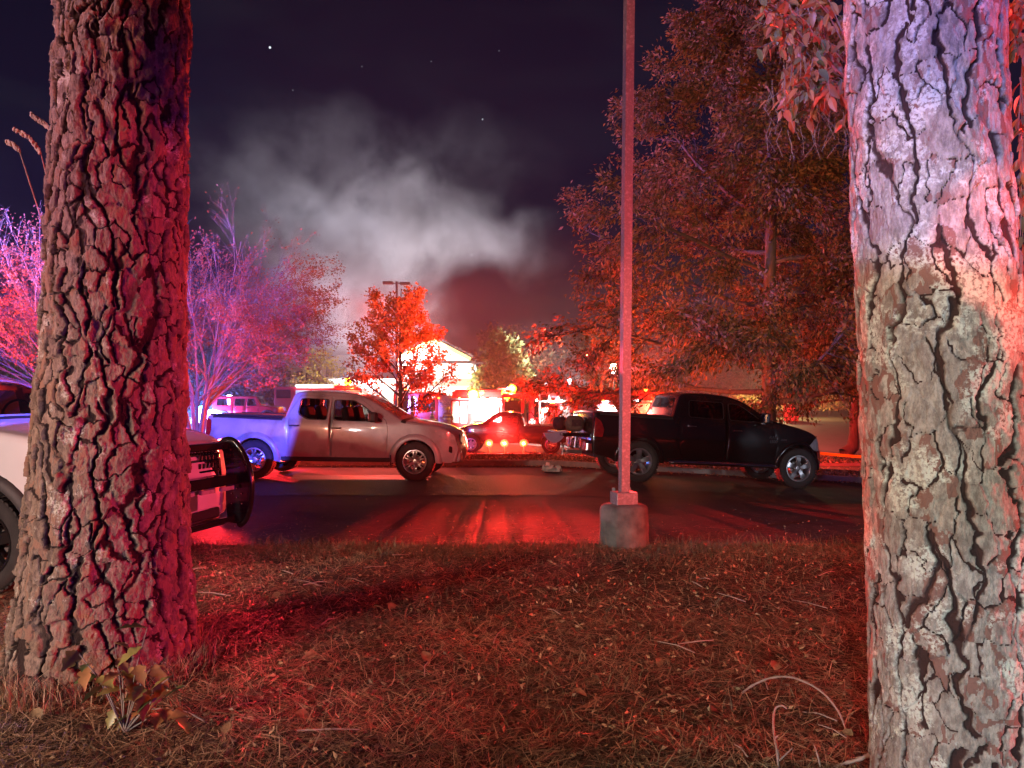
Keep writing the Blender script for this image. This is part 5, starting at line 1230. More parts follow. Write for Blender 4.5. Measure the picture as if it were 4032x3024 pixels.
def crowned(name, label, cat, base, trunk_pts, trunk_r, limbs, P, leafn, lsize, lasp, lmat, bmat, seed, droop=.5, spread=.10, leafpart='crown', group=None, clip=None):
    rs = np.random.RandomState(seed); t = thing(name, label, cat, base, group=group); mb = MB(); mb.tube(trunk_pts, trunk_r, 12, cap=False)
    b0 = len(trunk_pts)
    part('trunk', mb, bmat, t, True); tips = []
    for (p, d, L, r) in limbs:
        lb = MB(); grow(lb, tips, Vector(p), Vector(d).normalized(), L, r, 0, P, rs)
        part('limb', lb, bmat, t, True)
    if leafn:
        T = np.array([list(a) for a, b in tips]); Dd = np.array([list(b) for a, b in tips]); idx = rs.randint(0, len(T), leafn)
        Pp = T[idx] + rs.normal(0, spread, (leafn, 3)); Dn = Dd[idx]
        if clip is not None: k = clip(Pp); Pp = Pp[k]; Dn = Dn[k]
        o = link(leafpart, leaves_mesh(leafpart, Pp, Dn, lsize, lasp, lmat, rs, droop), t)
    return t
m_wood = ramp_mat('tree_bark', [(.07, .055, .045), (.13, .10, .085)], 14, .9, stretch=(1, 1, .25), bump=.8, bscale=35)
m_wood_s = ramp_mat('smooth_bark', [(.17, .13, .105), (.24, .19, .16)], 9, .6, stretch=(1, 1, .4))
m_oakleaf = leaf_mat('oak_leaves', [(.06, .065, .025), (.14, .11, .04), (.30, .16, .07), (.38, .21, .09)])
m_mapleleaf = leaf_mat('maple_leaves', [(.30, .10, .03), (.42, .16, .05), (.38, .20, .06)])
m_crapeleaf = leaf_mat('crape_leaves', [(.30, .10, .06), (.34, .16, .07)])
m_greenleaf = leaf_mat('green_leaves', [(.07, .10, .03), (.14, .17, .05), (.2, .2, .06)])
m_yelleaf = leaf_mat('yellow_leaves', [(.35, .28, .06), (.4, .34, .10)])
m_darkleaf = leaf_mat('dark_leaves', [(.03, .035, .016), (.06, .05, .02), (.09, .06, .03)])
# big willow oak
def big_oak():
    rs = np.random.RandomState(5); D = 19.2; x0 = (3028 - 2016) / 2900 * D; zb = gz(x0, D) + .08
    H = 15.5; limbs = []
    for k in range(46):
        f = k / 45; z = 1.75 + (H - 2.95) * f ** 1.0; a = k * 2.39996 + rs.uniform(-.3, .3)
        reach = 6.5 * (1 - .84 * f ** 1.0) * rs.uniform(.86, 1.08) * (.86 + .14 * math.cos(a - math.pi))
        el = -.10 + .83 * f + rs.uniform(-.08, .12)
        limbs.append(((rs.uniform(-.05, .05), rs.uniform(-.05, .05), z), (math.cos(a) * math.cos(el), math.sin(a) * math.cos(el), math.sin(el)), reach, .085 * (1 - .65 * f)))
    P = dict(inner=True, seg=7, wob=.085, trop=[.03, -.015, -.05, -.06], depth=2, nb=[11, 6], ang=[.75, .7], lr=[.42, .46], rr=.42, t0=.18)
    tp = [(0, 0, -.15), (.0, 0, .15), (.02, 0, 1.2), (-.03, .02, 3), (.05, 0, 6), (0, .03, 9.5), (.05, 0, 13), (0, 0, H)]; tr = [.27, .205, .175, .165, .14, .10, .06, .015]
    return crowned('oak_tree', 'huge autumn oak filling the sky behind the black pickup', 'tree', (x0, D, zb), tp, tr, limbs, P, 200000, .128, .40, m_oakleaf, m_wood, 5, droop=.55, spread=.105)
big_oak()
# second oak further right, orange low leaves
def oak2():
    rs = np.random.RandomState(9); D = 32.6; x0 = (3362 - 2016) / 2900 * D; zb = 1.6 - (1778 - 1570) / 2900 * D; limbs = []
    for k in range(26):
        f = k / 25; z = 2.0 + 7.5 * f; a = k * 2.39996; reach = 4.0 * (1 - .6 * f) * rs.uniform(.85, 1.1); el = -.22 + .9 * f
        limbs.append(((0, 0, z), (math.cos(a) * math.cos(el), math.sin(a) * math.cos(el), math.sin(el)), reach, .07 * (1 - .6 * f)))
    P = dict(seg=6, wob=.09, trop=[.0, -.03, -.05], depth=2, nb=[8, 4], ang=[.75, .7], lr=[.42, .46], rr=.42, t0=.3)
    crowned('oak_tree', 'orange leaved oak with a bare lower trunk beside the pale lichened pine', 'tree', (x0, D, zb), [(-.45, -.1, -.1), (-.05, 0, .2), (0, 0, .8), (.05, 0, 4), (0, 0, 10)], [.30, .27, .20, .17, .03], limbs, P, 22000, .16, .5, m_oakleaf, m_wood, 9, spread=.2)
oak2()
def maple():
    rs = np.random.RandomState(21); D = 18.9; x0 = (1575 - 2016) / 2900 * D; zb = gz(x0, D) + .08; limbs = []; H = 4.35
    for k in range(20):
        f = k / 19; z = 1.1 + (H - 2.1) * f; a = k * 2.39996 + .4; reach = (2.05 * (1 - .55 * f)) * rs.uniform(.75, 1.15); el = .55 + .55 * f
        limbs.append(((0, 0, z), (math.cos(a) * math.cos(el), math.sin(a) * math.cos(el), math.sin(el)), reach, .035 * (1 - .5 * f)))
    P = dict(seg=5, wob=.07, trop=[.02, .0, -.03], depth=2, nb=[6, 3], ang=[.6, .7], lr=[.40, .5], rr=.45, t0=.22)
    crowned('maple_tree', 'small red leaved maple behind the silver pickup cab', 'tree', (x0, D, zb), [(0, 0, -.1), (0, 0, .5), (.02, 0, 1.6), (0, 0, 3.0), (.03, 0, H)], [.075, .06, .05, .035, .008], limbs, P, 12000, .078, .75, m_mapleleaf, m_wood, 21, spread=.07, droop=.3)
maple()
def crape(label, px, D, seed, nst, lean, leafn, H=6.6):
    rs = np.random.RandomState(seed); x0 = (px - 2016) / 2900 * D; zb = gz(x0, D) + .08; t = thing('crape_myrtle', label, 'tree', (x0, D, zb)); tips = []
    base = MB(); base.lathe([(.22, -.1), (.17, .05), (.10, .18), (.001, .2)], 12); part('trunk', base, m_wood_s, t, True)
    for k in range(nst):
        a = 2 * math.pi * k / nst + rs.uniform(-.25, .25); out = rs.uniform(.35, .62)
        lb = MB(); p = Vector((.07 * math.cos(a), .07 * math.sin(a), .05)); d = Vector((math.cos(a) * .16, math.sin(a) * .16, 1)).normalized()
        pts = [p.copy()]; L1 = rs.uniform(1.5, 2.0)
        for q in range(5): d = (d + Vector((math.cos(a), math.sin(a), 0)) * .035 + Vector(rs.normal(0, .03, 3))).normalized(); pts.append(pts[-1] + d * L1 / 5)
        lb.tube(pts, [.052 - .003 * q for q in range(6)], 7, cap=False)
        P = dict(seg=7, wob=.045, trop=[-.015, -.02, -.03, -.035], depth=3, nb=[6, 6, 4], ang=[.38, .42, .5], lr=[.62, .52, .42], rr=.48, t0=.15)
        for j in range(4):
            b = a + rs.uniform(-.9, .9); o = rs.uniform(.25, 1.25) * (1.15 if j else .5); dd = Vector((math.cos(b) * o, math.sin(b) * o, 1)).normalized()
            grow(lb, tips, pts[-1 - (j % 2)], dd, (H - L1) * rs.uniform(.56, .72), .026, 0, P, rs)
        part('stem', lb, m_wood_s, t, True)
    T = np.array([list(a) for a, b in tips]); Dd = np.array([list(b) for a, b in tips]); out = np.hypot(T[:, 0], T[:, 1]) 
    w = sst(1.4, 3.2, out) * (1 - sst(3.6, 6.2, T[:, 2])) + .04; w /= w.sum(); idx = rs.choice(len(T), leafn, p=w)
    link('crown', leaves_mesh('crown', T[idx] + rs.normal(0, .05, (leafn, 3)), Dd[idx], .062, .5, m_crapeleaf, rs, .2), t); return t
crape('nearly bare crape myrtle fanning out right of the brown pine', 775, 18.8, 31, 9, 0, 30000, 7.0)
crape('bare many stemmed crape myrtle left of the brown pine', 330, 19.0, 37, 8, 0, 11000, 7.0)
# seed plumes over the left crape myrtle
def plume(label, pts, D):
    P_ = [PX(x, y, D) for x, y in pts]; t = thing('grass_plume', label, 'grass plume', P_[0]); o = P_[0]
    # stalk down to the ground
    mb = MB(); foot = PX(330, 1750, D + .6) - o; pl = [p - o for p in P_]; mb.tube(pl + [pl[-1].lerp(foot, .5) + Vector((.08, 0, .1)), foot], .004, 4); part('stalk', mb, m_straw0, t)
    rs = np.random.RandomState(int(pts[0][0])); mb = MB()
    for k in range(90):
        f = k / 90 * (len(pl) - 1); i = min(int(f), len(pl) - 2); q = pl[i].lerp(pl[i + 1], f - i); d = Vector(rs.normal(0, 1, 3)).normalized() * .022; d.z -= .006
        mb.ball(q + d * .5, .008, 3, sq=(1, 1, 1.4))
    q = part('seed_head', mb, m_straw0, t); q['kind'] = 'stuff'
m_straw0 = ramp_mat('seed_straw', [(.35, .26, .2), (.45, .34, .26)], 20, .9)
plume('highest seed plume arching beside the upper part of the brown pine', [(118, 445), (150, 470), (182, 492), (212, 520)], 4.9)
plume('drooping seed plume hanging lowest left of the brown pine', [(58, 508), (90, 525), (118, 545), (140, 572), (160, 600)], 5.0)
plume('lowest small seed plume near the frame edge', [(28, 558), (50, 565), (76, 592)], 5.0)
# distant trees
def blob_tree(name, label, px, pyb, pyt, wpx, D, lmat, n, seed, lsize=.3, group=None, bare=False, trunkf=.25, shape=1.0):
    rs = np.random.RandomState(seed); x0 = (px - 2016) / 2900 * D; zt = 1.6 - (pyt - 1570) / 2900 * D; zb = gz(x0, D) - .1; H = zt - zb; Rw = wpx / 2900 * D / 2; limbs = []
    nl = 16
    for k in range(nl):
        f = k / (nl - 1); z = H * (trunkf + (.92 - trunkf) * f * .85); a = k * 2.39996; el = .05 + 1.0 * f; reach = Rw * (1.0 - .55 * f ** 1.4 * shape) * rs.uniform(.75, 1.1); reach = min(reach, (H - z) * 1.6 + .4)
        limbs.append(((0, 0, z), (math.cos(a) * math.cos(el), math.sin(a) * math.cos(el), math.sin(el)), reach, .012 * H * (1 - .5 * f)))
    P = dict(seg=4, wob=.12, trop=[.03, 0, -.03], depth=1 if not bare else 2, nb=[8, 4], ang=[.7, .7], lr=[.5, .5], rr=.42, t0=.2)
    return crowned(name, label, 'tree', (x0, D, zb), [(0, 0, -.2), (0, 0, H * .3), (.02 * H, 0, H * .6), (0, 0, H * .95)], [.022 * H, .016 * H, .010 * H, .002 * H], limbs, P, n, lsize, .7, lmat, m_wood if not bare else m_wood_s, seed, spread=Rw * .10, group=group, droop=.3)
blob_tree('small_tree', 'nearly bare small tree glowing yellow white left of the burned building', 1262, 1530, 1378, 250, 62, m_yelleaf, 900, 41, .22, bare=True)
blob_tree('broadleaf_tree', 'rounded pale green tree right of the burned building', 1985, 1560, 1330, 250, 66, m_greenleaf, 5200, 43, .42, shape=.8)
blob_tree('broadleaf_tree', 'red-lit round tree just right of the pale green tree', 2130, 1560, 1375, 230, 72, m_oakleaf, 4200, 44, .42)
blob_tree('broadleaf_tree', 'red-lit tree above the right fire engine, next to the globe lamp', 2270, 1560, 1400, 220, 70, m_oakleaf, 4200, 45, .42)
blob_tree('broadleaf_tree', 'orange leaved tree beside the lit street lamp', 2400, 1560, 1390, 240, 56, m_mapleleaf, 4200, 46, .34)
blob_tree('broadleaf_tree', 'green tree behind the crape myrtle and the police lights', 960, 1560, 1400, 330, 66, m_greenleaf, 5200, 47, .36, trunkf=.12)
blob_tree('broadleaf_tree', 'reddish tree above the red off-road car', 1085, 1570, 1440, 220, 58, m_oakleaf, 3000, 48, .3, trunkf=.12)
blob_tree('broadleaf_tree', 'grey green tree between crape myrtle and brown house', 850, 1560, 1370, 260, 80, m_greenleaf, 4200, 49, .45, trunkf=.12)
blob_tree('broadleaf_tree', 'peach coloured lit tree above the patrol car roof', 60, 1560, 1310, 420, 40, m_yelleaf, 9000, 50, .22, trunkf=.1)
k = 0
for (px, pt, wd, D) in ((1950, 1300, 260, 150), (2060, 1285, 240, 155), (2180, 1290, 260, 150), (2300, 1300, 240, 158), (1850, 1400, 200, 150), (2420, 1330, 260, 150), (1180, 1440, 260, 130), (1010, 1430, 260, 135), (700, 1400, 300, 120), (430, 1380, 320, 110), (200, 1400, 300, 100), (2560, 1400, 280, 130), (2760, 1390, 300, 120), (2950, 1400, 300, 125), (3130, 1410, 280, 120), (3300, 1400, 300, 125)):
    blob_tree('woodland_tree', ['dark tree of the wooded skyline, red at the rim', 'tall dark tree of the far wooded skyline'][k % 2] if False else 'dark tree in the far wooded skyline', px, 1570, pt, wd, D, m_darkleaf, 2600, 60 + k, .8, group='far wooded skyline', trunkf=.1); k += 1
def hedge(label, px0, px1, pyb, pyt, D, mat, n, seed):
    rs = np.random.RandomState(seed); x0 = (px0 - 2016) / 2900 * D; x1 = (px1 - 2016) / 2900 * D; zb = 1.6 - (pyb - 1570) / 2900 * D; zt = 1.6 - (pyt - 1570) / 2900 * D
    t = thing('hedge', label, 'hedge', ((x0 + x1) / 2, D, zb)); P_ = np.stack([rs.uniform(x0, x1, n) - (x0 + x1) / 2, rs.normal(0, .7, n), (zt - zb) * rs.rand(n) ** .8], -1)
    link('foliage', leaves_mesh('foliage', P_, rs.normal(0, 1, (n, 3)), .26, .7, mat, rs, .1), t); mb = MB()
    for k in range(8): x = (x1 - x0) * (k / 7 - .5); mb.tube([(x, 0, -.5), (x + .1, 0, (zt - zb) * .7)], .05, 5)
    q = part('stems', mb, m_wood, t); q.name = 'stem'; q['kind'] = 'stuff'
hedge('low dark hedge in front of the houses', 1130, 1330, 1600, 1560, 84, m_greenleaf, 3500, 71)
hedge('yellow green hedge beyond the road under the oak crown', 2880, 3420, 1612, 1560, 70, m_yelleaf, 6000, 72)

# ------------------------------------------------------------------ branch with broad leaves beside the pale pine
m_bleaf = ramp_mat('broad_leaf', [(.10, .13, .05), (.22, .14, .06), (.34, .15, .07), (.38, .20, .10)], 1.1, .45, spec=.4, trans=.15)
def leaf_proto(name, L, w, mat, lobes=0, curl=.15, n=9):
    pts = []
    for k in range(n + 1):
        f = k / n; ww = w * math.sin(math.pi * f ** .8) ** .85 * (1 - .2 * f)
        if lobes: ww *= .58 + .50 * abs(math.cos(math.pi * f * lobes))
        pts.append((f * L, ww / 2))
    vs = []
    for x, y in pts: z = -curl * L * (x / L) ** 2; vs += [(x, -y, z + abs(y) * .35), (x, 0, z), (x, y, z + abs(y) * .35)]
    m_ = MB(); m_.add(vs, [(3 * i + j, 3 * i + j + 1, 3 * i + 4 + j, 3 * i + 3 + j) for i in range(n) for j in (0, 1)]); return m_.mesh(name, mat, True)
def leafy_branch(label, D, main, clusters, nleaf, seed, tail=260):
    rs = np.random.RandomState(seed); o = PX(*main[0], D); t = thing('leafy_branch', label, 'branch', o); protos = [leaf_proto('leaf', .070, .034, m_bleaf, curl=c) for c in (.1, .3, .5)]
    mats = []
    for c in ((.10, .13, .05), (.14, .17, .09), (.30, .13, .06), (.40, .20, .11), (.34, .09, .04), (.24, .15, .08)):
        mm = ramp_mat('broad_leaf', [c, tuple(k * .7 for k in c)], 30, .42, spec=.4, trans=.15); mats.append(mm)
    pr = []
    for mm in mats:
        for c in (.12, .4): pr.append(leaf_proto('leaf', .072, .036, mm, curl=c))
    mb = MB(); mb.tube([PX(x, y, D) - o for x, y in main], [.022] + [.014] * (len(main) - 2) + [.006], 7); part('bough', mb, m_wood_s, t, True)
    sites = []
    for ci, (x, y, rx, ry, nn) in enumerate(clusters):
        tw = MB()
        for k in range(nn):
            a = rs.rand() * 6.283; q = rs.rand() ** .5; ex, ey = x + rx * q * math.cos(a), y + ry * q * math.sin(a); ed = D + rs.uniform(-.35, .3)
            j = rs.randint(0, len(main)); s0 = PX(*main[j], D) - o; e_ = PX(ex, ey, ed) - o; s0 = s0.lerp(e_, .35)
            mid = (s0 + e_) / 2 + Vector((0, 0, .04)); tw.tube([s0, mid, e_], [.0035, .0028, .0015], 4, cap=False)
            for i in range(5):
                f = .35 + .65 * i / 4; b = mid.lerp(e_, (f - .35) / .65) if f > .35 else mid; sites.append((b, (e_ - mid).normalized()))
        part('twig', tw, m_wood_s, t)
    rs.shuffle(sites); cnt = 0; extra = []
    for b, d in sites:
        dirn = (Vector(d) * .5 + Vector((rs.uniform(-1, 1), rs.uniform(-.8, .8), rs.uniform(-1.3, .1)))).normalized(); q = dirn.to_track_quat('X', 'Z').to_matrix() @ Matrix.Rotation(rs.uniform(-1.2, 1.2), 3, 'X')
        if cnt < nleaf:
            l = link('leaf', pr[rs.randint(len(pr))], t, b, q.to_euler()); s = rs.uniform(.7, 1.2); l.scale = (s, s, s); cnt += 1
        else: extra.append((b, q, rs.uniform(.7, 1.2)))
    if extra:
        bms = MB()
        for b, q, s in extra:
            me = pr[0]; bms.add([b + q @ (v.co * s) for v in me.vertices], [tuple(f.vertices) for f in me.polygons])
        oo = part('foliage', bms, m_bleaf, t); oo['kind'] = 'stuff'
    # hanging bare stalks
    hs = MB()
    for k in range(24):
        x = rs.uniform(3030, 3330); y = rs.uniform(280, 520); a = PX(x, y, D) - o; hs.tube([a, a + Vector((rs.uniform(-.03, .03), 0, -.07)), a + Vector((rs.uniform(-.06, .06), 0, -.15))], .0012, 3, cap=False)
    if nleaf > 100: q = part('hanging_stalk', hs, m_wood_s, t); q['kind'] = 'stuff'
leafy_branch('branch of drooping orange and green leaves left of the pale pine top', 3.7, [(3420, 330), (3330, 300), (3230, 180), (3150, 110), (3080, 60)],
    [(3060, 40, 110, 90, 12), (3190, 60, 140, 110, 18), (3050, 150, 90, 70, 9), (3170, 260, 110, 60, 14), (3130, 400, 110, 90, 20), (3230, 350, 90, 90, 14), (3290, 420, 60, 70, 8), (3290, 160, 60, 120, 10), (3110, -60, 200, 60, 14)], 290, 81)
leafy_branch('small leafy branch at the frame edge right of the pale pine', 3.6, [(4000, 120), (4040, 60), (4060, 0)], [(4010, 60, 45, 80, 6), (4020, 230, 35, 60, 5), (4030, 520, 30, 60, 5), (4035, 700, 25, 120, 7), (4035, 900, 20, 100, 5)], 110, 82)
# ------------------------------------------------------------------ pine straw, grass, leaf litter
m_straw = ramp_mat('pine_straw', [(.045, .022, .012), (.12, .065, .035), (.30, .18, .10), (.52, .36, .22)], 2, .55, attr='rnd', attr_amt=.85, spec=.45)
def gnear(x, y): return g(x, y) + np.where(y < 7.7, 0.035 + .03 * fbm(np.stack([x, y, x * 0], -1) * 1.7, 3, 5), 0)
def straw(n, y0, y1, seed, L=.17, w=.0030, lift=.045):
    rs = np.random.RandomState(seed); f = rs.rand(n) ** 1.0; y = y0 + (y1 - y0) * f; hw = .5 + y * .78; x = rs.uniform(-1, 1, n) * hw - .1
    clump = fbm(np.stack([x, y, x * 0], -1) * 1.1, 3, 91)
    yaw = rs.uniform(0, np.pi, n) + clump * 3; pit = rs.normal(0, .16, n) + .05; Ls = L * rs.uniform(.5, 1.2, n); z = gnear(x, y) + rs.rand(n) ** 1.4 * lift
    d = np.stack([np.cos(yaw) * np.cos(pit), np.sin(yaw) * np.cos(pit), np.sin(pit)], -1); s = np.stack([-np.sin(yaw), np.cos(yaw), rs.uniform(-.5, .5, n)], -1); bend = rs.normal(0, .10, (n, 3)); bend[:, 2] = -np.abs(bend[:, 2]) * .35
    c = np.stack([x, y, z], -1); W = w * rs.uniform(.7, 1.5, n)[:, None]; Lc = Ls[:, None]
    P0 = c; P1 = c + d * Lc * .5 + bend * Lc * .25; P2 = c + d * Lc + bend * Lc; P1[:, 2] = np.maximum(P1[:, 2], z - .004); P2[:, 2] = np.maximum(P2[:, 2], gnear(P2[:, 0], P2[:, 1]) + .002)
    V = np.stack([P0 - s * W * .5, P0 + s * W * .5, P1 - s * W * .6, P1 + s * W * .6, P2 - s * W * .2, P2 + s * W * .2], 1).reshape(-1, 3); i = np.arange(n)[:, None] * 6
    F = np.concatenate([i + np.array([[0, 1, 3, 2]]), i + np.array([[2, 3, 5, 4]])]); r = np.clip(rs.rand(n) * .7 + clump * .5 + .15, 0, 1)
    return link('pine_straw', np_mesh('pine_straw', V, F, m_straw, False, {'rnd': ('FACE', np.concatenate([r, r]))}), kind='stuff')
straw(68000, 2.7, 5.2, 101, .13, .0024, .04); straw(46000, 5.0, 7.75, 102, .13, .0032, .03)
m_grass = ramp_mat('dry_grass', [(.07, .06, .03), (.14, .11, .05), (.22, .15, .08)], 2, .6, attr='rnd', attr_amt=.8)
def blades(n, fx, seed, h=.07, w=.005, name='dry_grass', mat=None):
    rs = np.random.RandomState(seed); x, y, z = fx(rs, n); yaw = rs.rand(n) * 6.283; hh = h * rs.uniform(.3, 1.2, n) ** 1.0; ln = rs.normal(0, .55, (n, 2)) * hh[:, None]
    c = np.stack([x, y, z], -1); s = np.stack([np.cos(yaw), np.sin(yaw), yaw * 0], -1) * w * .5; m_ = c + np.stack([ln[:, 0] * .35, ln[:, 1] * .35, hh * .6], -1); t = c + np.stack([ln[:, 0], ln[:, 1], hh], -1)
    V = np.stack([c - s, c + s, m_ + s * .7, m_ - s * .7, t], 1).reshape(-1, 3); i = np.arange(n)[:, None] * 5; F = np.concatenate([i + np.array([[0, 1, 2]]), i + np.array([[0, 2, 3]]), i + np.array([[3, 2, 4]])]); r = rs.rand(n)
    return link(name, np_mesh(name, V, F, mat or m_grass, False, {'rnd': ('FACE', np.concatenate([r, r, r]))}), kind='stuff')
def fx1(rs, n): y = 7.86 - np.abs(rs.normal(0, .42, n)); x = rs.uniform(-6, 6.5, n); y = y + .05 * np.sin(x * 3) ; return x, y, gnear(x, np.minimum(y, 7.69)) - .004
blades(42000, fx1, 111, .055, .0045)
def fx2(rs, n): y = rs.uniform(17.8, 19.6, n); x = rs.uniform(-12, 14, n); return x, y, g(x, y) + .09
blades(26000, fx2, 112, .07, .014, 'island_grass')
def fx3(rs, n): y = rs.uniform(3.0, 6.5, n); x = rs.uniform(-1, 1, n) * y * .75; return x, y, gnear(x, y)
blades(1500, fx3, 113, .10, .004)
# litter on soil and asphalt
m_litter = ramp_mat('leaf_litter', [(.10, .05, .025), (.24, .13, .06), (.36, .23, .13), (.42, .30, .16)], 3, .6, attr='rnd', attr_amt=.9, trans=.1)
def litter(n, fx, seed, size, name='leaf_litter'):
    rs = np.random.RandomState(seed); x, y, z = fx(rs, n); d = rs.normal(0, 1, (n, 3)); d[:, 2] *= .3; 
    return link(name, leaves_mesh(name, np.stack([x, y, z], -1), d, size, .5, m_litter, rs, 0, .3), kind='stuff')
def lx1(rs, n): y = rs.uniform(2.9, 7.8, n); x = rs.uniform(-1, 1, n) * y * .8; return x, y, gnear(x, y) + .025
litter(5200, lx1, 121, .034)
def lx2(rs, n): y = 7.9 + rs.exponential(.9, n); x = rs.uniform(-6, 7, n); return x, y, g(x, y) + .012
litter(700, lx2, 122, .03)
def lx3(rs, n): y = rs.uniform(17.6, 19.7, n); x = rs.uniform(-12, 14, n); return x, y, g(x, y) + .13
litter(5000, lx3, 123, .07)
def lx4(rs, n): y = np.concatenate([rs.normal(17.35, .15, n // 2), rs.uniform(19.9, 26, n - n // 2)]); x = rs.uniform(-10, 14, n); return x, y, g(x, y) + .02
litter(1600, lx4, 124, .06)
def lx5(rs, n): y = rs.uniform(29.7, 35.8, n); x = rs.uniform(11, 24, n); return x, y, g(x, y) + .14
litter(2600, lx5, 125, .12); 
def nx(rs, n): y = 7.9 + rs.exponential(.7, n); x = rs.uniform(-6, 7, n); return x, y
rs_ = np.random.RandomState(126); n = 2200; x, y = nx(rs_, n); yw = rs_.normal(0, .8, n); Lq = rs_.uniform(.05, .16, n); c = np.stack([x, y, g(x, y) + .009], -1); d = np.stack([np.cos(yw), np.sin(yw), yw * 0], -1) * Lq[:, None]; s = np.stack([-np.sin(yw), np.cos(yw), yw * 0], -1) * .0016
V = np.stack([c - s, c + s, c + d + s + [0, 0, .004], c + d - s + [0, 0, .004]], 1).reshape(-1, 3); F = np.arange(n)[:, None] * 4 + np.array([[0, 1, 2, 3]]); r = rs_.rand(n) * .5 + .5
link('scattered_needles', np_mesh('scattered_needles', V, F, m_straw, False, {'rnd': ('FACE', r)}), kind='stuff')
# larger fallen leaves, one by one
lf = []
for c in ((.26, .15, .08), (.30, .21, .11), (.17, .10, .06), (.32, .17, .09)): lf.append(ramp_mat('fallen_leaf', [c, tuple(k * .6 for k in c)], 40, .5, bump=.3, bscale=60, trans=.1))
prot = [leaf_proto('fallen_leaf', .11, .085, lf[k % 4], lobes=(3 if k % 2 else 0), curl=(.1, .3, .5, .2)[k % 4]) for k in range(8)]
spots = [(1095, 2395, 0), (1650, 2365, 1), (2570, 2430, 0), (2330, 2720, 0), (2260, 2780, 1), (3080, 2270, 1), (1690, 2655, 0), (2600, 2650, 1), (3050, 2700, 1), (3150, 2760, 1), (890, 2960, 0), (310, 2940, 0), (160, 2890, 1), (2010, 2850, 0), (1980, 2480, 0), (2430, 2560, 1), (1530, 2440, 0), (2900, 2420, 0), (1510, 2440, 0), (3250, 2520, 0), (1840, 2260, 0), (1370, 2300, 1), (2750, 2330, 0), (2150, 2330, 0), (3360, 2960, 1), (2800, 2860, 0), (1160, 2880, 0), (1250, 2620, 1)]
kinds = ['fallen broad leaf lying on the pine straw', 'lobed fallen leaf lying curled on the pine straw']
for k, (px, py, lo) in enumerate(spots):
    D = 4640 / (py - 1570); p = PX(px, py, D); o = link('fallen_leaf', prot[(k % 4) * 2 + lo], None, (p.x, D, float(gnear(np.array(p.x), np.array(D))) + .045), (RS.uniform(-.5, .5), RS.uniform(-.6, .3), RS.uniform(0, 6.28)), label=kinds[lo], category='leaf', group='larger fallen leaves on the pine straw' if not lo else 'lobed fallen leaves on the pine straw')
    s = RS.uniform(.5, .85); o.scale = (s, s, s)
# oak seedling at the foot of the brown pine
def seedling():
    rs = np.random.RandomState(131); o = Vector((-1.80, 3.42, .05)); t = thing('oak_seedling', 'oak seedling with lobed yellow and orange leaves at the foot of the brown pine', 'plant', o)
    pr = [leaf_proto('leaf', .14, .085, mm, lobes=3, curl=c, n=14) for mm, c in ((ramp_mat('seedling_leaf', [(.30, .26, .08), (.22, .2, .06)], 25, .45, trans=.2), .15), (ramp_mat('seedling_leaf', [(.36, .18, .07), (.25, .12, .05)], 25, .45, trans=.2), .35), (ramp_mat('seedling_leaf', [(.10, .15, .05), (.08, .1, .03)], 25, .45, trans=.2), .2))]
    for (ex, ey) in ((300, 2560), (450, 2530), (480, 2640), (560, 2700), (600, 2620), (680, 2660), (540, 2830), (640, 2790), (730, 2700), (450, 2780), (350, 2620), (740, 2820), (580, 2470)):
        D = 3.35 + rs.uniform(-.1, .15); e_ = PX(ex, ey, D) - o; mid = e_ * .5 + Vector((0, 0, .05)); tw = MB(); tw.tube([(0, 0, 0), mid, e_], [.004, .003, .002], 5); part('stem', tw, m_wood_s, t)
        for k in range(3):
            f = .55 + .22 * k; b = mid.lerp(e_, min(1, (f - .5) * 2)); d = Vector((rs.uniform(-1, 1), rs.uniform(-1, .2), rs.uniform(-.7, .25))).normalized(); q = d.to_track_quat('X', 'Z').to_matrix() @ Matrix.Rotation(rs.uniform(-.7, .7), 3, 'X')
            l = link('leaf', pr[rs.choice([0, 0, 1, 1, 2])], t, b, q.to_euler()); s = rs.uniform(.55, 1.05); l.scale = (s, s, s)
seedling()
# bare vines and twigs, lower right
m_vine = ramp_mat('vine_stem', [(.26, .18, .15), (.36, .27, .23)], 30, .8, bump=.5, bscale=120)
def vine(label, pts, D, r=.006, side=()):
    P_ = [PX(x, y, d) for (x, y), d in zip(pts, D)]; 
    for q in P_: q.z = max(q.z, .02)
    t = thing('bare_vine', label, 'vine', P_[0]); o = P_[0]; sm = []
    for i in range(len(P_) - 1):
        a, b, c, d = P_[max(i - 1, 0)], P_[i], P_[i + 1], P_[min(i + 2, len(P_) - 1)]
        for k in range(5):
            u = k / 5; sm.append(.5 * ((2 * b) + (c - a) * u + (2 * a - 5 * b + 4 * c - d) * u * u + (3 * b - a - 3 * c + d) * u ** 3) - o)
    sm.append(P_[-1] - o); mb = MB(); mb.tube(sm, [r * (1 - .4 * k / len(sm)) * (1 + .12 * ((k * 7) % 3 - 1)) for k in range(len(sm))], 7); part('stem', mb, m_vine, t, True)
    for (x0, y0, x1, y1, d) in side: mb = MB(); mb.tube([PX(x0, y0, d) - o, PX(x1, y1, d) - o], [r * .7, r * .4], 6); part('side_twig', mb, m_vine, t, True)
vine('long bare vine looping over the straw at the lower right', [(2905, 2770), (2960, 2700), (3040, 2668), (3130, 2670), (3230, 2720), (3300, 2800), (3335, 2900), (3300, 2930), (3240, 2990), (3220, 3060)], [3.9, 3.85, 3.8, 3.7, 3.6, 3.5, 3.4, 3.3, 3.2, 3.1], .0065)
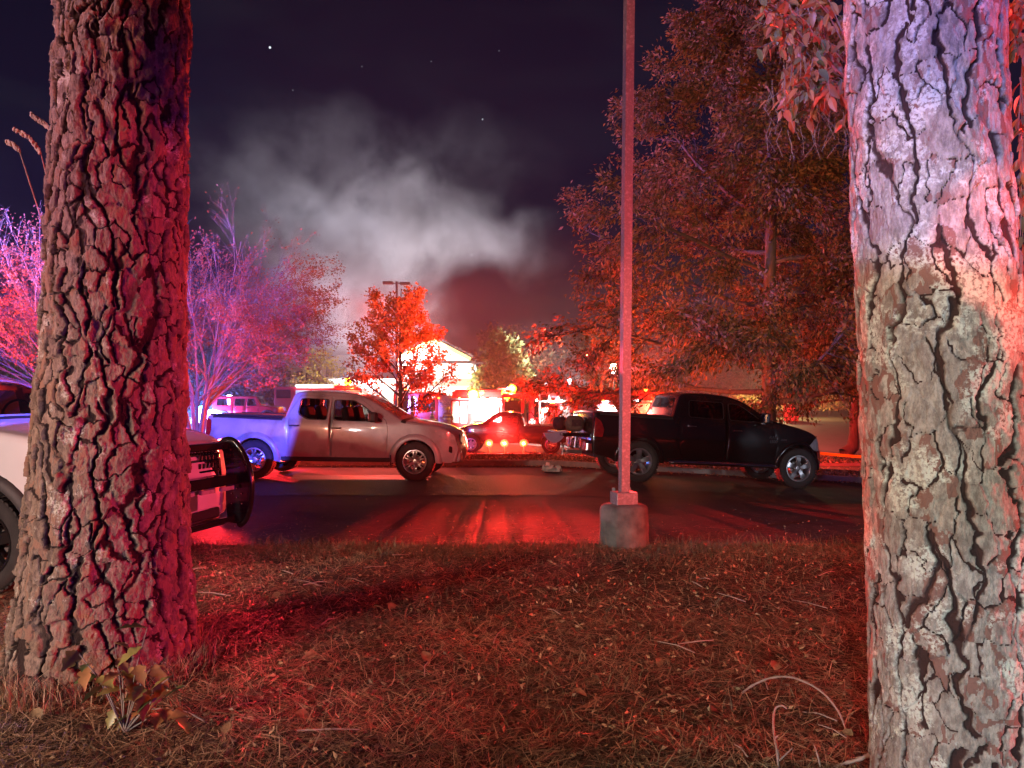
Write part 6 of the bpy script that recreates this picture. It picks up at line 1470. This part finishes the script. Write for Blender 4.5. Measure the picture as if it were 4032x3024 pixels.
vine('bare vine with a hooked tip left of the pale pine', [(3065, 3060), (3060, 2960), (3046, 2880), (3048, 2800), (3075, 2778), (3098, 2790)], [3.05, 3.1, 3.2, 3.3, 3.3, 3.3], .006, ((3052, 2905, 3065, 2895, 3.15), (3068, 2995, 3120, 2945, 3.1)))
vine('short forked twig between the two vine loops', [(3230, 3020), (3218, 2970), (3205, 2930)], [3.1, 3.1, 3.15], .0045)
vine('thick dead stick poking in from the foot of the pale pine', [(3440, 2965), (3380, 2990), (3310, 3010), (3250, 3040)], [3.0, 3.05, 3.1, 3.1], .009)
vine('grey stick lying at the lower edge, centre right', [(2775, 2940), (2735, 2960), (2680, 2966), (2600, 2990), (2530, 3022)], [3.4, 3.38, 3.36, 3.3, 3.25], .006)

# ------------------------------------------------------------------ small things
m_paper = ramp_mat('crumpled_paper', [(.55, .5, .45), (.7, .66, .6)], 8, .8, bump=.6, bscale=30)
p = PX(2165, 1866, 16.2); t = thing('paper_bag', 'crumpled pale paper bag on the asphalt behind the black pickup', 'bag', (p.x, 16.2, gz(p.x, 16.2) - .025))
def crumple(sx, sy, sz, seed, n=12):
    mb = MB(); mb.ball((0, 0, sz * .5), .5, n, sq=(sx, sy, sz)); rs = np.random.RandomState(seed)
    for i, v in enumerate(mb.v):
        q = np.array(v) * 22 + seed; k = 1 + 1.3 * float(fbm(q[None] * .8, 3, seed)[0]); mb.v[i] = (v[0] * k, v[1] * k, max(0.0, v[2] * k))
    return mb
part('bag_body', crumple(.36, .24, .17, 5), m_paper, t); mb = crumple(.20, .16, .13, 9); mb.v = [(v[0] + .17, v[1], v[2]) for v in mb.v]; part('bag_mouth', mb, m_paper, t)
# barrier tape strung right of the black pickup
m_tape = ramp_mat('barrier_tape', [(.75, .42, .03), (.7, .38, .03)], 3, .4, trans=.3)
a, b = PX(3225, 1784, 23), PX(3560, 1806, 23.5); t = thing('barrier_tape', 'orange yellow barrier tape stretched low behind the nose of the black pickup', 'tape', a)
mb = MB(); n = 24; vs = []
for k in range(n + 1): q = a.lerp(b, k / n) - a; sag = -.03 * math.sin(math.pi * k / n); tw = .3 * math.sin(k * .8); vs += [(q.x, q.y + .03 * math.sin(tw), q.z + sag + .045), (q.x, q.y - .03 * math.sin(tw), q.z + sag - .045)]
mb.add(vs, [(2 * k, 2 * k + 1, 2 * k + 3, 2 * k + 2) for k in range(n)]); part('tape', mb, m_tape, t)
for q in (a, b): mb = MB(); zg = gz(q.x, q.y); r_ = q - a; mb.tube([(r_.x, r_.y, zg - a.z), (r_.x, r_.y, r_.z + .1)], .02, 6); part('stake', mb, M['steel'], t)
# distant red sign and utility box under the oak
p = PX(3115, 1610, 62); t = thing('utility_cabinet', 'red-lit square cabinet beyond the road under the oak crown', 'cabinet', (p.x, 62, gz(p.x, 62))); mb = MB(); mb.box((0, 0, .7), (1.1, .5, 1.4), bev=.03); part('cabinet_body', mb, ramp_mat('cabinet_red', [(.6, .04, .04)], 3, .5), t); mb = MB(); mb.box((0, -.27, .7), (.9, .03, 1.2)); part('door', mb, ramp_mat('cabinet_red2', [(.55, .05, .05)], 3, .5), t); mb = MB(); mb.box((0, 0, 1.43), (1.2, .6, .06)); part('lid', mb, M['steel'], t)

# ------------------------------------------------------------------ firefighters
def fig_mat(name, jacket, trousers, band, head):
    m = bpy.data.materials.new(name); m.use_nodes = True; nt = m.node_tree; N = nt.nodes; L = nt.links; b = N['Principled BSDF']; b.inputs['Roughness'].default_value = .8
    tc = N.new('ShaderNodeTexCoord'); sp = N.new('ShaderNodeSeparateXYZ'); L.new(tc.outputs['Object'], sp.inputs[0]); dv = N.new('ShaderNodeMath'); dv.operation = 'DIVIDE'; dv.inputs[1].default_value = 2.0; L.new(sp.outputs[2], dv.inputs[0])
    ra = N.new('ShaderNodeValToRGB'); ra.color_ramp.interpolation = 'CONSTANT'; e = ra.color_ramp.elements; e[0].position = 0; e[0].color = (.02, .02, .02, 1); e[1].position = .05; e[1].color = (*trousers, 1)
    for p_, c in ((.17, band), (.20, trousers), (.45, jacket), (.55, band), (.58, jacket), (.66, band), (.69, jacket), (.775, head)): k = e.new(p_); k.color = (*c, 1)
    L.new(dv.outputs[0], ra.inputs[0]); L.new(ra.outputs[0], b.inputs['Base Color']); return m
def firefighter(label, loc, yaw, mat, pose=0, helmet=(.6, .5, .05)):
    t = thing('person', label, 'person', loc, (0, 0, yaw)); lean = .05 * pose
    J = dict(pel=(0, 0, .95), lh=(0, .10, .93), rh=(0, -.10, .93), lk=(.06 + lean, .12, .50), rk=(-.02, -.13, .50), lf=(.02, .13, .09), rf=(-.10, -.14, .09), lt=(.16, .14, .05), rt=(.06, -.15, .05), w=(.0, 0, 1.12), c=(.02 + lean, 0, 1.36), n=(.03 + lean, 0, 1.52), h=(.05 + lean, 0, 1.66), ht=(.05 + lean, 0, 1.78),
             ls=(.01 + lean, .20, 1.43), rs=(.01 + lean, -.20, 1.43), le=(.05 + lean, .28, 1.16), re=(.10 + lean, -.27, 1.17), lw=(.20 + lean, .26, .98 + .1 * pose), rw=(.30 + lean, -.20, 1.05), lha=(.26 + lean, .25, .94 + .1 * pose), rha=(.37 + lean, -.18, 1.06))
    Rd = dict(pel=.15, lh=.12, rh=.12, lk=.085, rk=.085, lf=.065, rf=.065, lt=.045, rt=.045, w=.155, c=.17, n=.06, h=.095, ht=.07, ls=.085, rs=.085, le=.065, re=.065, lw=.045, rw=.045, lha=.04, rha=.04)
    E = [('pel', 'lh'), ('pel', 'rh'), ('lh', 'lk'), ('rh', 'rk'), ('lk', 'lf'), ('rk', 'rf'), ('lf', 'lt'), ('rf', 'rt'), ('pel', 'w'), ('w', 'c'), ('c', 'n'), ('n', 'h'), ('h', 'ht'), ('c', 'ls'), ('c', 'rs'), ('ls', 'le'), ('rs', 're'), ('le', 'lw'), ('re', 'rw'), ('lw', 'lha'), ('rw', 'rha')]
    ks = list(J); me = bpy.data.meshes.new('body'); me.from_pydata([J[k] for k in ks], [(ks.index(a), ks.index(b)) for a, b in E], []); o = link('body', me, t); me.materials.append(mat)
    md = o.modifiers.new('skin', 'SKIN'); sv = me.skin_vertices[0].data
    for i, k in enumerate(ks): sv[i].radius = (Rd[k], Rd[k]); sv[i].use_root = (k == 'pel')
    o.modifiers.new('sub', 'SUBSURF').render_levels = 2; md.use_smooth_shade = True
    hm = MB(); hm.lathe([(.001, .15), (.07, .135), (.115, .08), (.125, .02), (.175, -.005), (.17, -.02), (.12, 0)], 16, c=(.04 + lean, 0, 1.71)); hm.box((.17 + lean, 0, 1.80), (.02, .09, .11)); part('helmet', hm, ramp_mat('helmet', [helmet], 4, .3), t, True)
    return t
fm1 = fig_mat('turnout_light', (.62, .66, .55), (.16, .10, .08), (.8, .85, .3), (.35, .2, .15)); fm2 = fig_mat('turnout_tan', (.25, .2, .12), (.22, .17, .1), (.8, .85, .3), (.35, .2, .15))
pos = e1w((x0_ + x1_) / 2 + .05, h1 + .40, 0); firefighter('firefighter in a pale jacket at the lit crew cab of the right fire engine', (pos.x, pos.y, gz(pos.x, pos.y) + .55), R(100), fm1)
sb = thing('step_platform', 'steel step under the firefighter at the right fire engine', 'step', (pos.x, pos.y, gz(pos.x, pos.y))); mb = MB(); mb.box((0, 0, .52), (.9, .55, .05), bev=.01); part('tread', mb, M['alloy'], sb)
for sx in (-.4, .4):
    for sy in (-.22, .22): mb = MB(); mb.box((sx, sy, .25), (.04, .04, .5)); part('leg', mb, M['alloy'], sb)
pos = PX(1760, 1600, 44.5); firefighter('firefighter in tan gear with back to the lot beside the left fire engine', (pos.x, 44.5, gz(pos.x, 44.5)), R(70), fm2, 1)
pos = PX(1700, 1600, 43.5); firefighter('firefighter at the cab end of the left fire engine, facing right', (pos.x, 43.5, gz(pos.x, 43.5)), R(10), fm2, 0, (.5, .03, .03))

def fx5(rs, n): y = 7.8 - np.abs(rs.normal(0, .12, n)); x = rs.uniform(-6, 6.5, n); k = fbm(np.stack([x * 1.7, y * 0, x * 0], -1), 2, 7); y = y + .12 * k; return x, y, gnear(x, np.minimum(y, 7.69)) - .004
blades(2600, fx5, 115, .16, .004, 'edge_grass')

def fx6(rs, n): a = rs.rand(n) * 6.283; r = .50 + np.abs(rs.normal(0, .07, n)); x = -2.38 + r * np.cos(a); y = 4.30 + r * np.sin(a); return x, y, gnear(x, y)
blades(2600, fx6, 116, .15, .004, 'straw_at_trunk', m_straw)
stk = MB(); rs_ = np.random.RandomState(140)
for k in range(38):
    y = rs_.uniform(3.1, 7.5); x = rs_.uniform(-1, 1) * y * .62; a = rs_.rand() * 3.14; L_ = rs_.uniform(.08, .32); z = float(gnear(np.array(x), np.array(y))) + .04
    p0 = Vector((x, y, z)); d = Vector((math.cos(a), math.sin(a), rs_.uniform(-.05, .1))) * L_; stk.tube([p0, p0 + d * .5 + Vector((rs_.normal(0, .012), rs_.normal(0, .012), .01)), p0 + d], [.004, .0035, .002], 5)
part('fallen_twigs', stk, m_vine, kind='stuff')
# ------------------------------------------------------------------ smoke and haze
def smoke():
    # density is computed voxel by voxel in a geometry-nodes volume cube
    me = bpy.data.meshes.new('smoke'); o = link('smoke', me, kind='stuff', label='pale smoke plume rising from the burned building', category='smoke')
    ng = bpy.data.node_groups.new('smoke_field', 'GeometryNodeTree'); ng.interface.new_socket('Geometry', in_out='OUTPUT', socket_type='NodeSocketGeometry'); N = ng.nodes; L = ng.links
    out = N.new('NodeGroupOutput'); vc = N.new('GeometryNodeVolumeCube'); pos = N.new('GeometryNodeInputPosition')
    def val(v):
        return v
    def math_(op, a, b=None, clamp=False):
        m = N.new('ShaderNodeMath'); m.operation = op; m.use_clamp = clamp
        for i, v in enumerate((a, b)):
            if v is None: continue
            if isinstance(v, (int, float)): m.inputs[i].default_value = v
            else: L.new(v, m.inputs[i])
        return m.outputs[0]
    def vmath(op, a, b):
        m = N.new('ShaderNodeVectorMath'); m.operation = op
        for i, v in enumerate((a, b)):
            if isinstance(v, (tuple, list)): m.inputs[i].default_value = v
            else: L.new(v, m.inputs[i])
        return m
    def noise(vec, sc, det, rough=.55, col=False):
        n = N.new('ShaderNodeTexNoise'); n.inputs['Scale'].default_value = sc; n.inputs['Detail'].default_value = det; n.inputs['Roughness'].default_value = rough; L.new(vec, n.inputs['Vector']); return n.outputs[1 if col else 0]
    wp = noise(pos.outputs[0], .11, 3, .5, True); w1 = vmath('SUBTRACT', wp, (.5, .5, .5)); w2 = N.new('ShaderNodeVectorMath'); w2.operation = 'SCALE'; L.new(w1.outputs[0], w2.inputs[0]); w2.inputs['Scale'].default_value = 9.0
    wpos = vmath('ADD', pos.outputs[0], w2.outputs[0]).outputs[0]
    tot = None; D = 84.0
    for (px, py, rx, ry, amp) in SMOKE:
        c = PX(px, py, D); sx, sz = rx / 2900 * D, ry / 2900 * D
        d = vmath('SUBTRACT', wpos, tuple(c)); s = vmath('DIVIDE', d.outputs[0], (sx, max(4.0, min(9.0, sx)), sz)); ln = N.new('ShaderNodeVectorMath'); ln.operation = 'LENGTH'; L.new(s.outputs[0], ln.inputs[0])
        f = math_('SUBTRACT', 1.0, ln.outputs['Value']); f = math_('MAXIMUM', f, 0.0); f = math_('MULTIPLY', f, amp); tot = f if tot is None else math_('ADD', tot, f)
    n1 = noise(wpos, .17, 7, .66); n1 = math_('MULTIPLY', math_('SUBTRACT', n1, .40), 3.6); n1 = math_('MAXIMUM', n1, 0.05)
    dens = math_('MULTIPLY', tot, n1)
    L.new(dens, vc.inputs['Density'])
    a, b = PX(560, 1480, D), PX(2500, 230, D)
    vc.inputs['Min'].default_value = (a.x, D - 9, a.z); vc.inputs['Max'].default_value = (b.x, D + 9, b.z)
    vc.inputs['Resolution X'].default_value = 190; vc.inputs['Resolution Y'].default_value = 44; vc.inputs['Resolution Z'].default_value = 126
    sm = N.new('GeometryNodeSetMaterial'); m = bpy.data.materials.new('smoke'); m.use_nodes = True; nt = m.node_tree; nt.nodes.remove(nt.nodes['Principled BSDF']); pv = nt.nodes.new('ShaderNodeVolumePrincipled'); pv.inputs['Color'].default_value = (.82, .78, .80, 1); pv.inputs['Density'].default_value = .21; pv.inputs['Anisotropy'].default_value = .15
    nt.links.new(pv.outputs[0], nt.nodes['Material Output'].inputs['Volume']); me.materials.append(m)
    sm.inputs['Material'].default_value = m; L.new(vc.outputs[0], sm.inputs['Geometry']); L.new(sm.outputs[0], out.inputs[0])
    md = o.modifiers.new('field', 'NODES'); md.node_group = ng
# centre px, py, half sizes in photo pixels at 84 m, strength
SMOKE = [(1700, 1290, 130, 160, 1.3), (1600, 1180, 230, 240, 1.5), (1500, 930, 330, 280, 1.5), (1300, 880, 380, 240, 1.3), (1700, 900, 330, 230, 1.5), (1230, 1150, 300, 240, .9), (1500, 720, 240, 160, 1.0), (2000, 960, 260, 120, .8), (2140, 1040, 170, 90, .6), (1350, 1260, 330, 240, .9), (1500, 1400, 260, 160, .7), (1250, 620, 520, 260, .30), (980, 760, 420, 340, .34), (1150, 960, 300, 260, .5), (1900, 1380, 140, 90, .5), (1750, 640, 500, 200, .15)]
smoke()
spot('flood_up_building', (-14, 66, 1.5), (-14, 84, 24), 60000, (.90, .88, 1), 95, .6, .4)
spot('flood_up_building', (7.0, 60, 2.0), (-11, 84, 20), 42000, (.95, .85, .95), 50, .7, .4)
spot('flood_facade', (-6, 60, 3.2), (-8, 74, 4.0), 16000, (1, .95, .85), 80, .5, .3)
spot('flood_small_tree', (-15, 55, 1.0), (-16, 62, 3.5), 2600, (1, .86, .55), 70, .5, .2)
def haze():
    me = bpy.data.meshes.new('haze'); mb = MB(); mb.add([(x, y, z) for x in (-190, 190) for y in (-25, 330) for z in (-3, 42)], [(0, 1, 3, 2), (4, 6, 7, 5), (0, 4, 5, 1), (2, 3, 7, 6), (0, 2, 6, 4), (1, 5, 7, 3)])
    m = bpy.data.materials.new('haze'); m.use_nodes = True; nt = m.node_tree; nt.nodes.remove(nt.nodes['Principled BSDF']); pv = nt.nodes.new('ShaderNodeVolumePrincipled'); pv.inputs['Color'].default_value = (.9, .9, .92, 1); pv.inputs['Density'].default_value = .00022; pv.inputs['Anisotropy'].default_value = .3
    nt.links.new(pv.outputs[0], nt.nodes['Material Output'].inputs['Volume']); part('haze', mb, m, kind='stuff')
haze()

def add_glow_haze():  # thin volume added so that the lamps inside it get halos
    mb = MB(); mb.add([(x, y, z) for x in (-34, 30) for y in (27.5, 72) for z in (-2.5, 8.5)], [(0, 1, 3, 2), (4, 6, 7, 5), (0, 4, 5, 1), (2, 3, 7, 6), (0, 2, 6, 4), (1, 5, 7, 3)])
    m = bpy.data.materials.new('glow_haze'); m.use_nodes = True; nt = m.node_tree; nt.nodes.remove(nt.nodes['Principled BSDF']); pv = nt.nodes.new('ShaderNodeVolumePrincipled'); pv.inputs['Color'].default_value = (.9, .9, .92, 1); pv.inputs['Density'].default_value = .0032; pv.inputs['Anisotropy'].default_value = .45
    nt.links.new(pv.outputs[0], nt.nodes['Material Output'].inputs['Volume']); part('glow_haze', mb, m, kind='stuff', label='thin haze added between the emergency vehicles for lamp halos', category='smoke')
add_glow_haze()
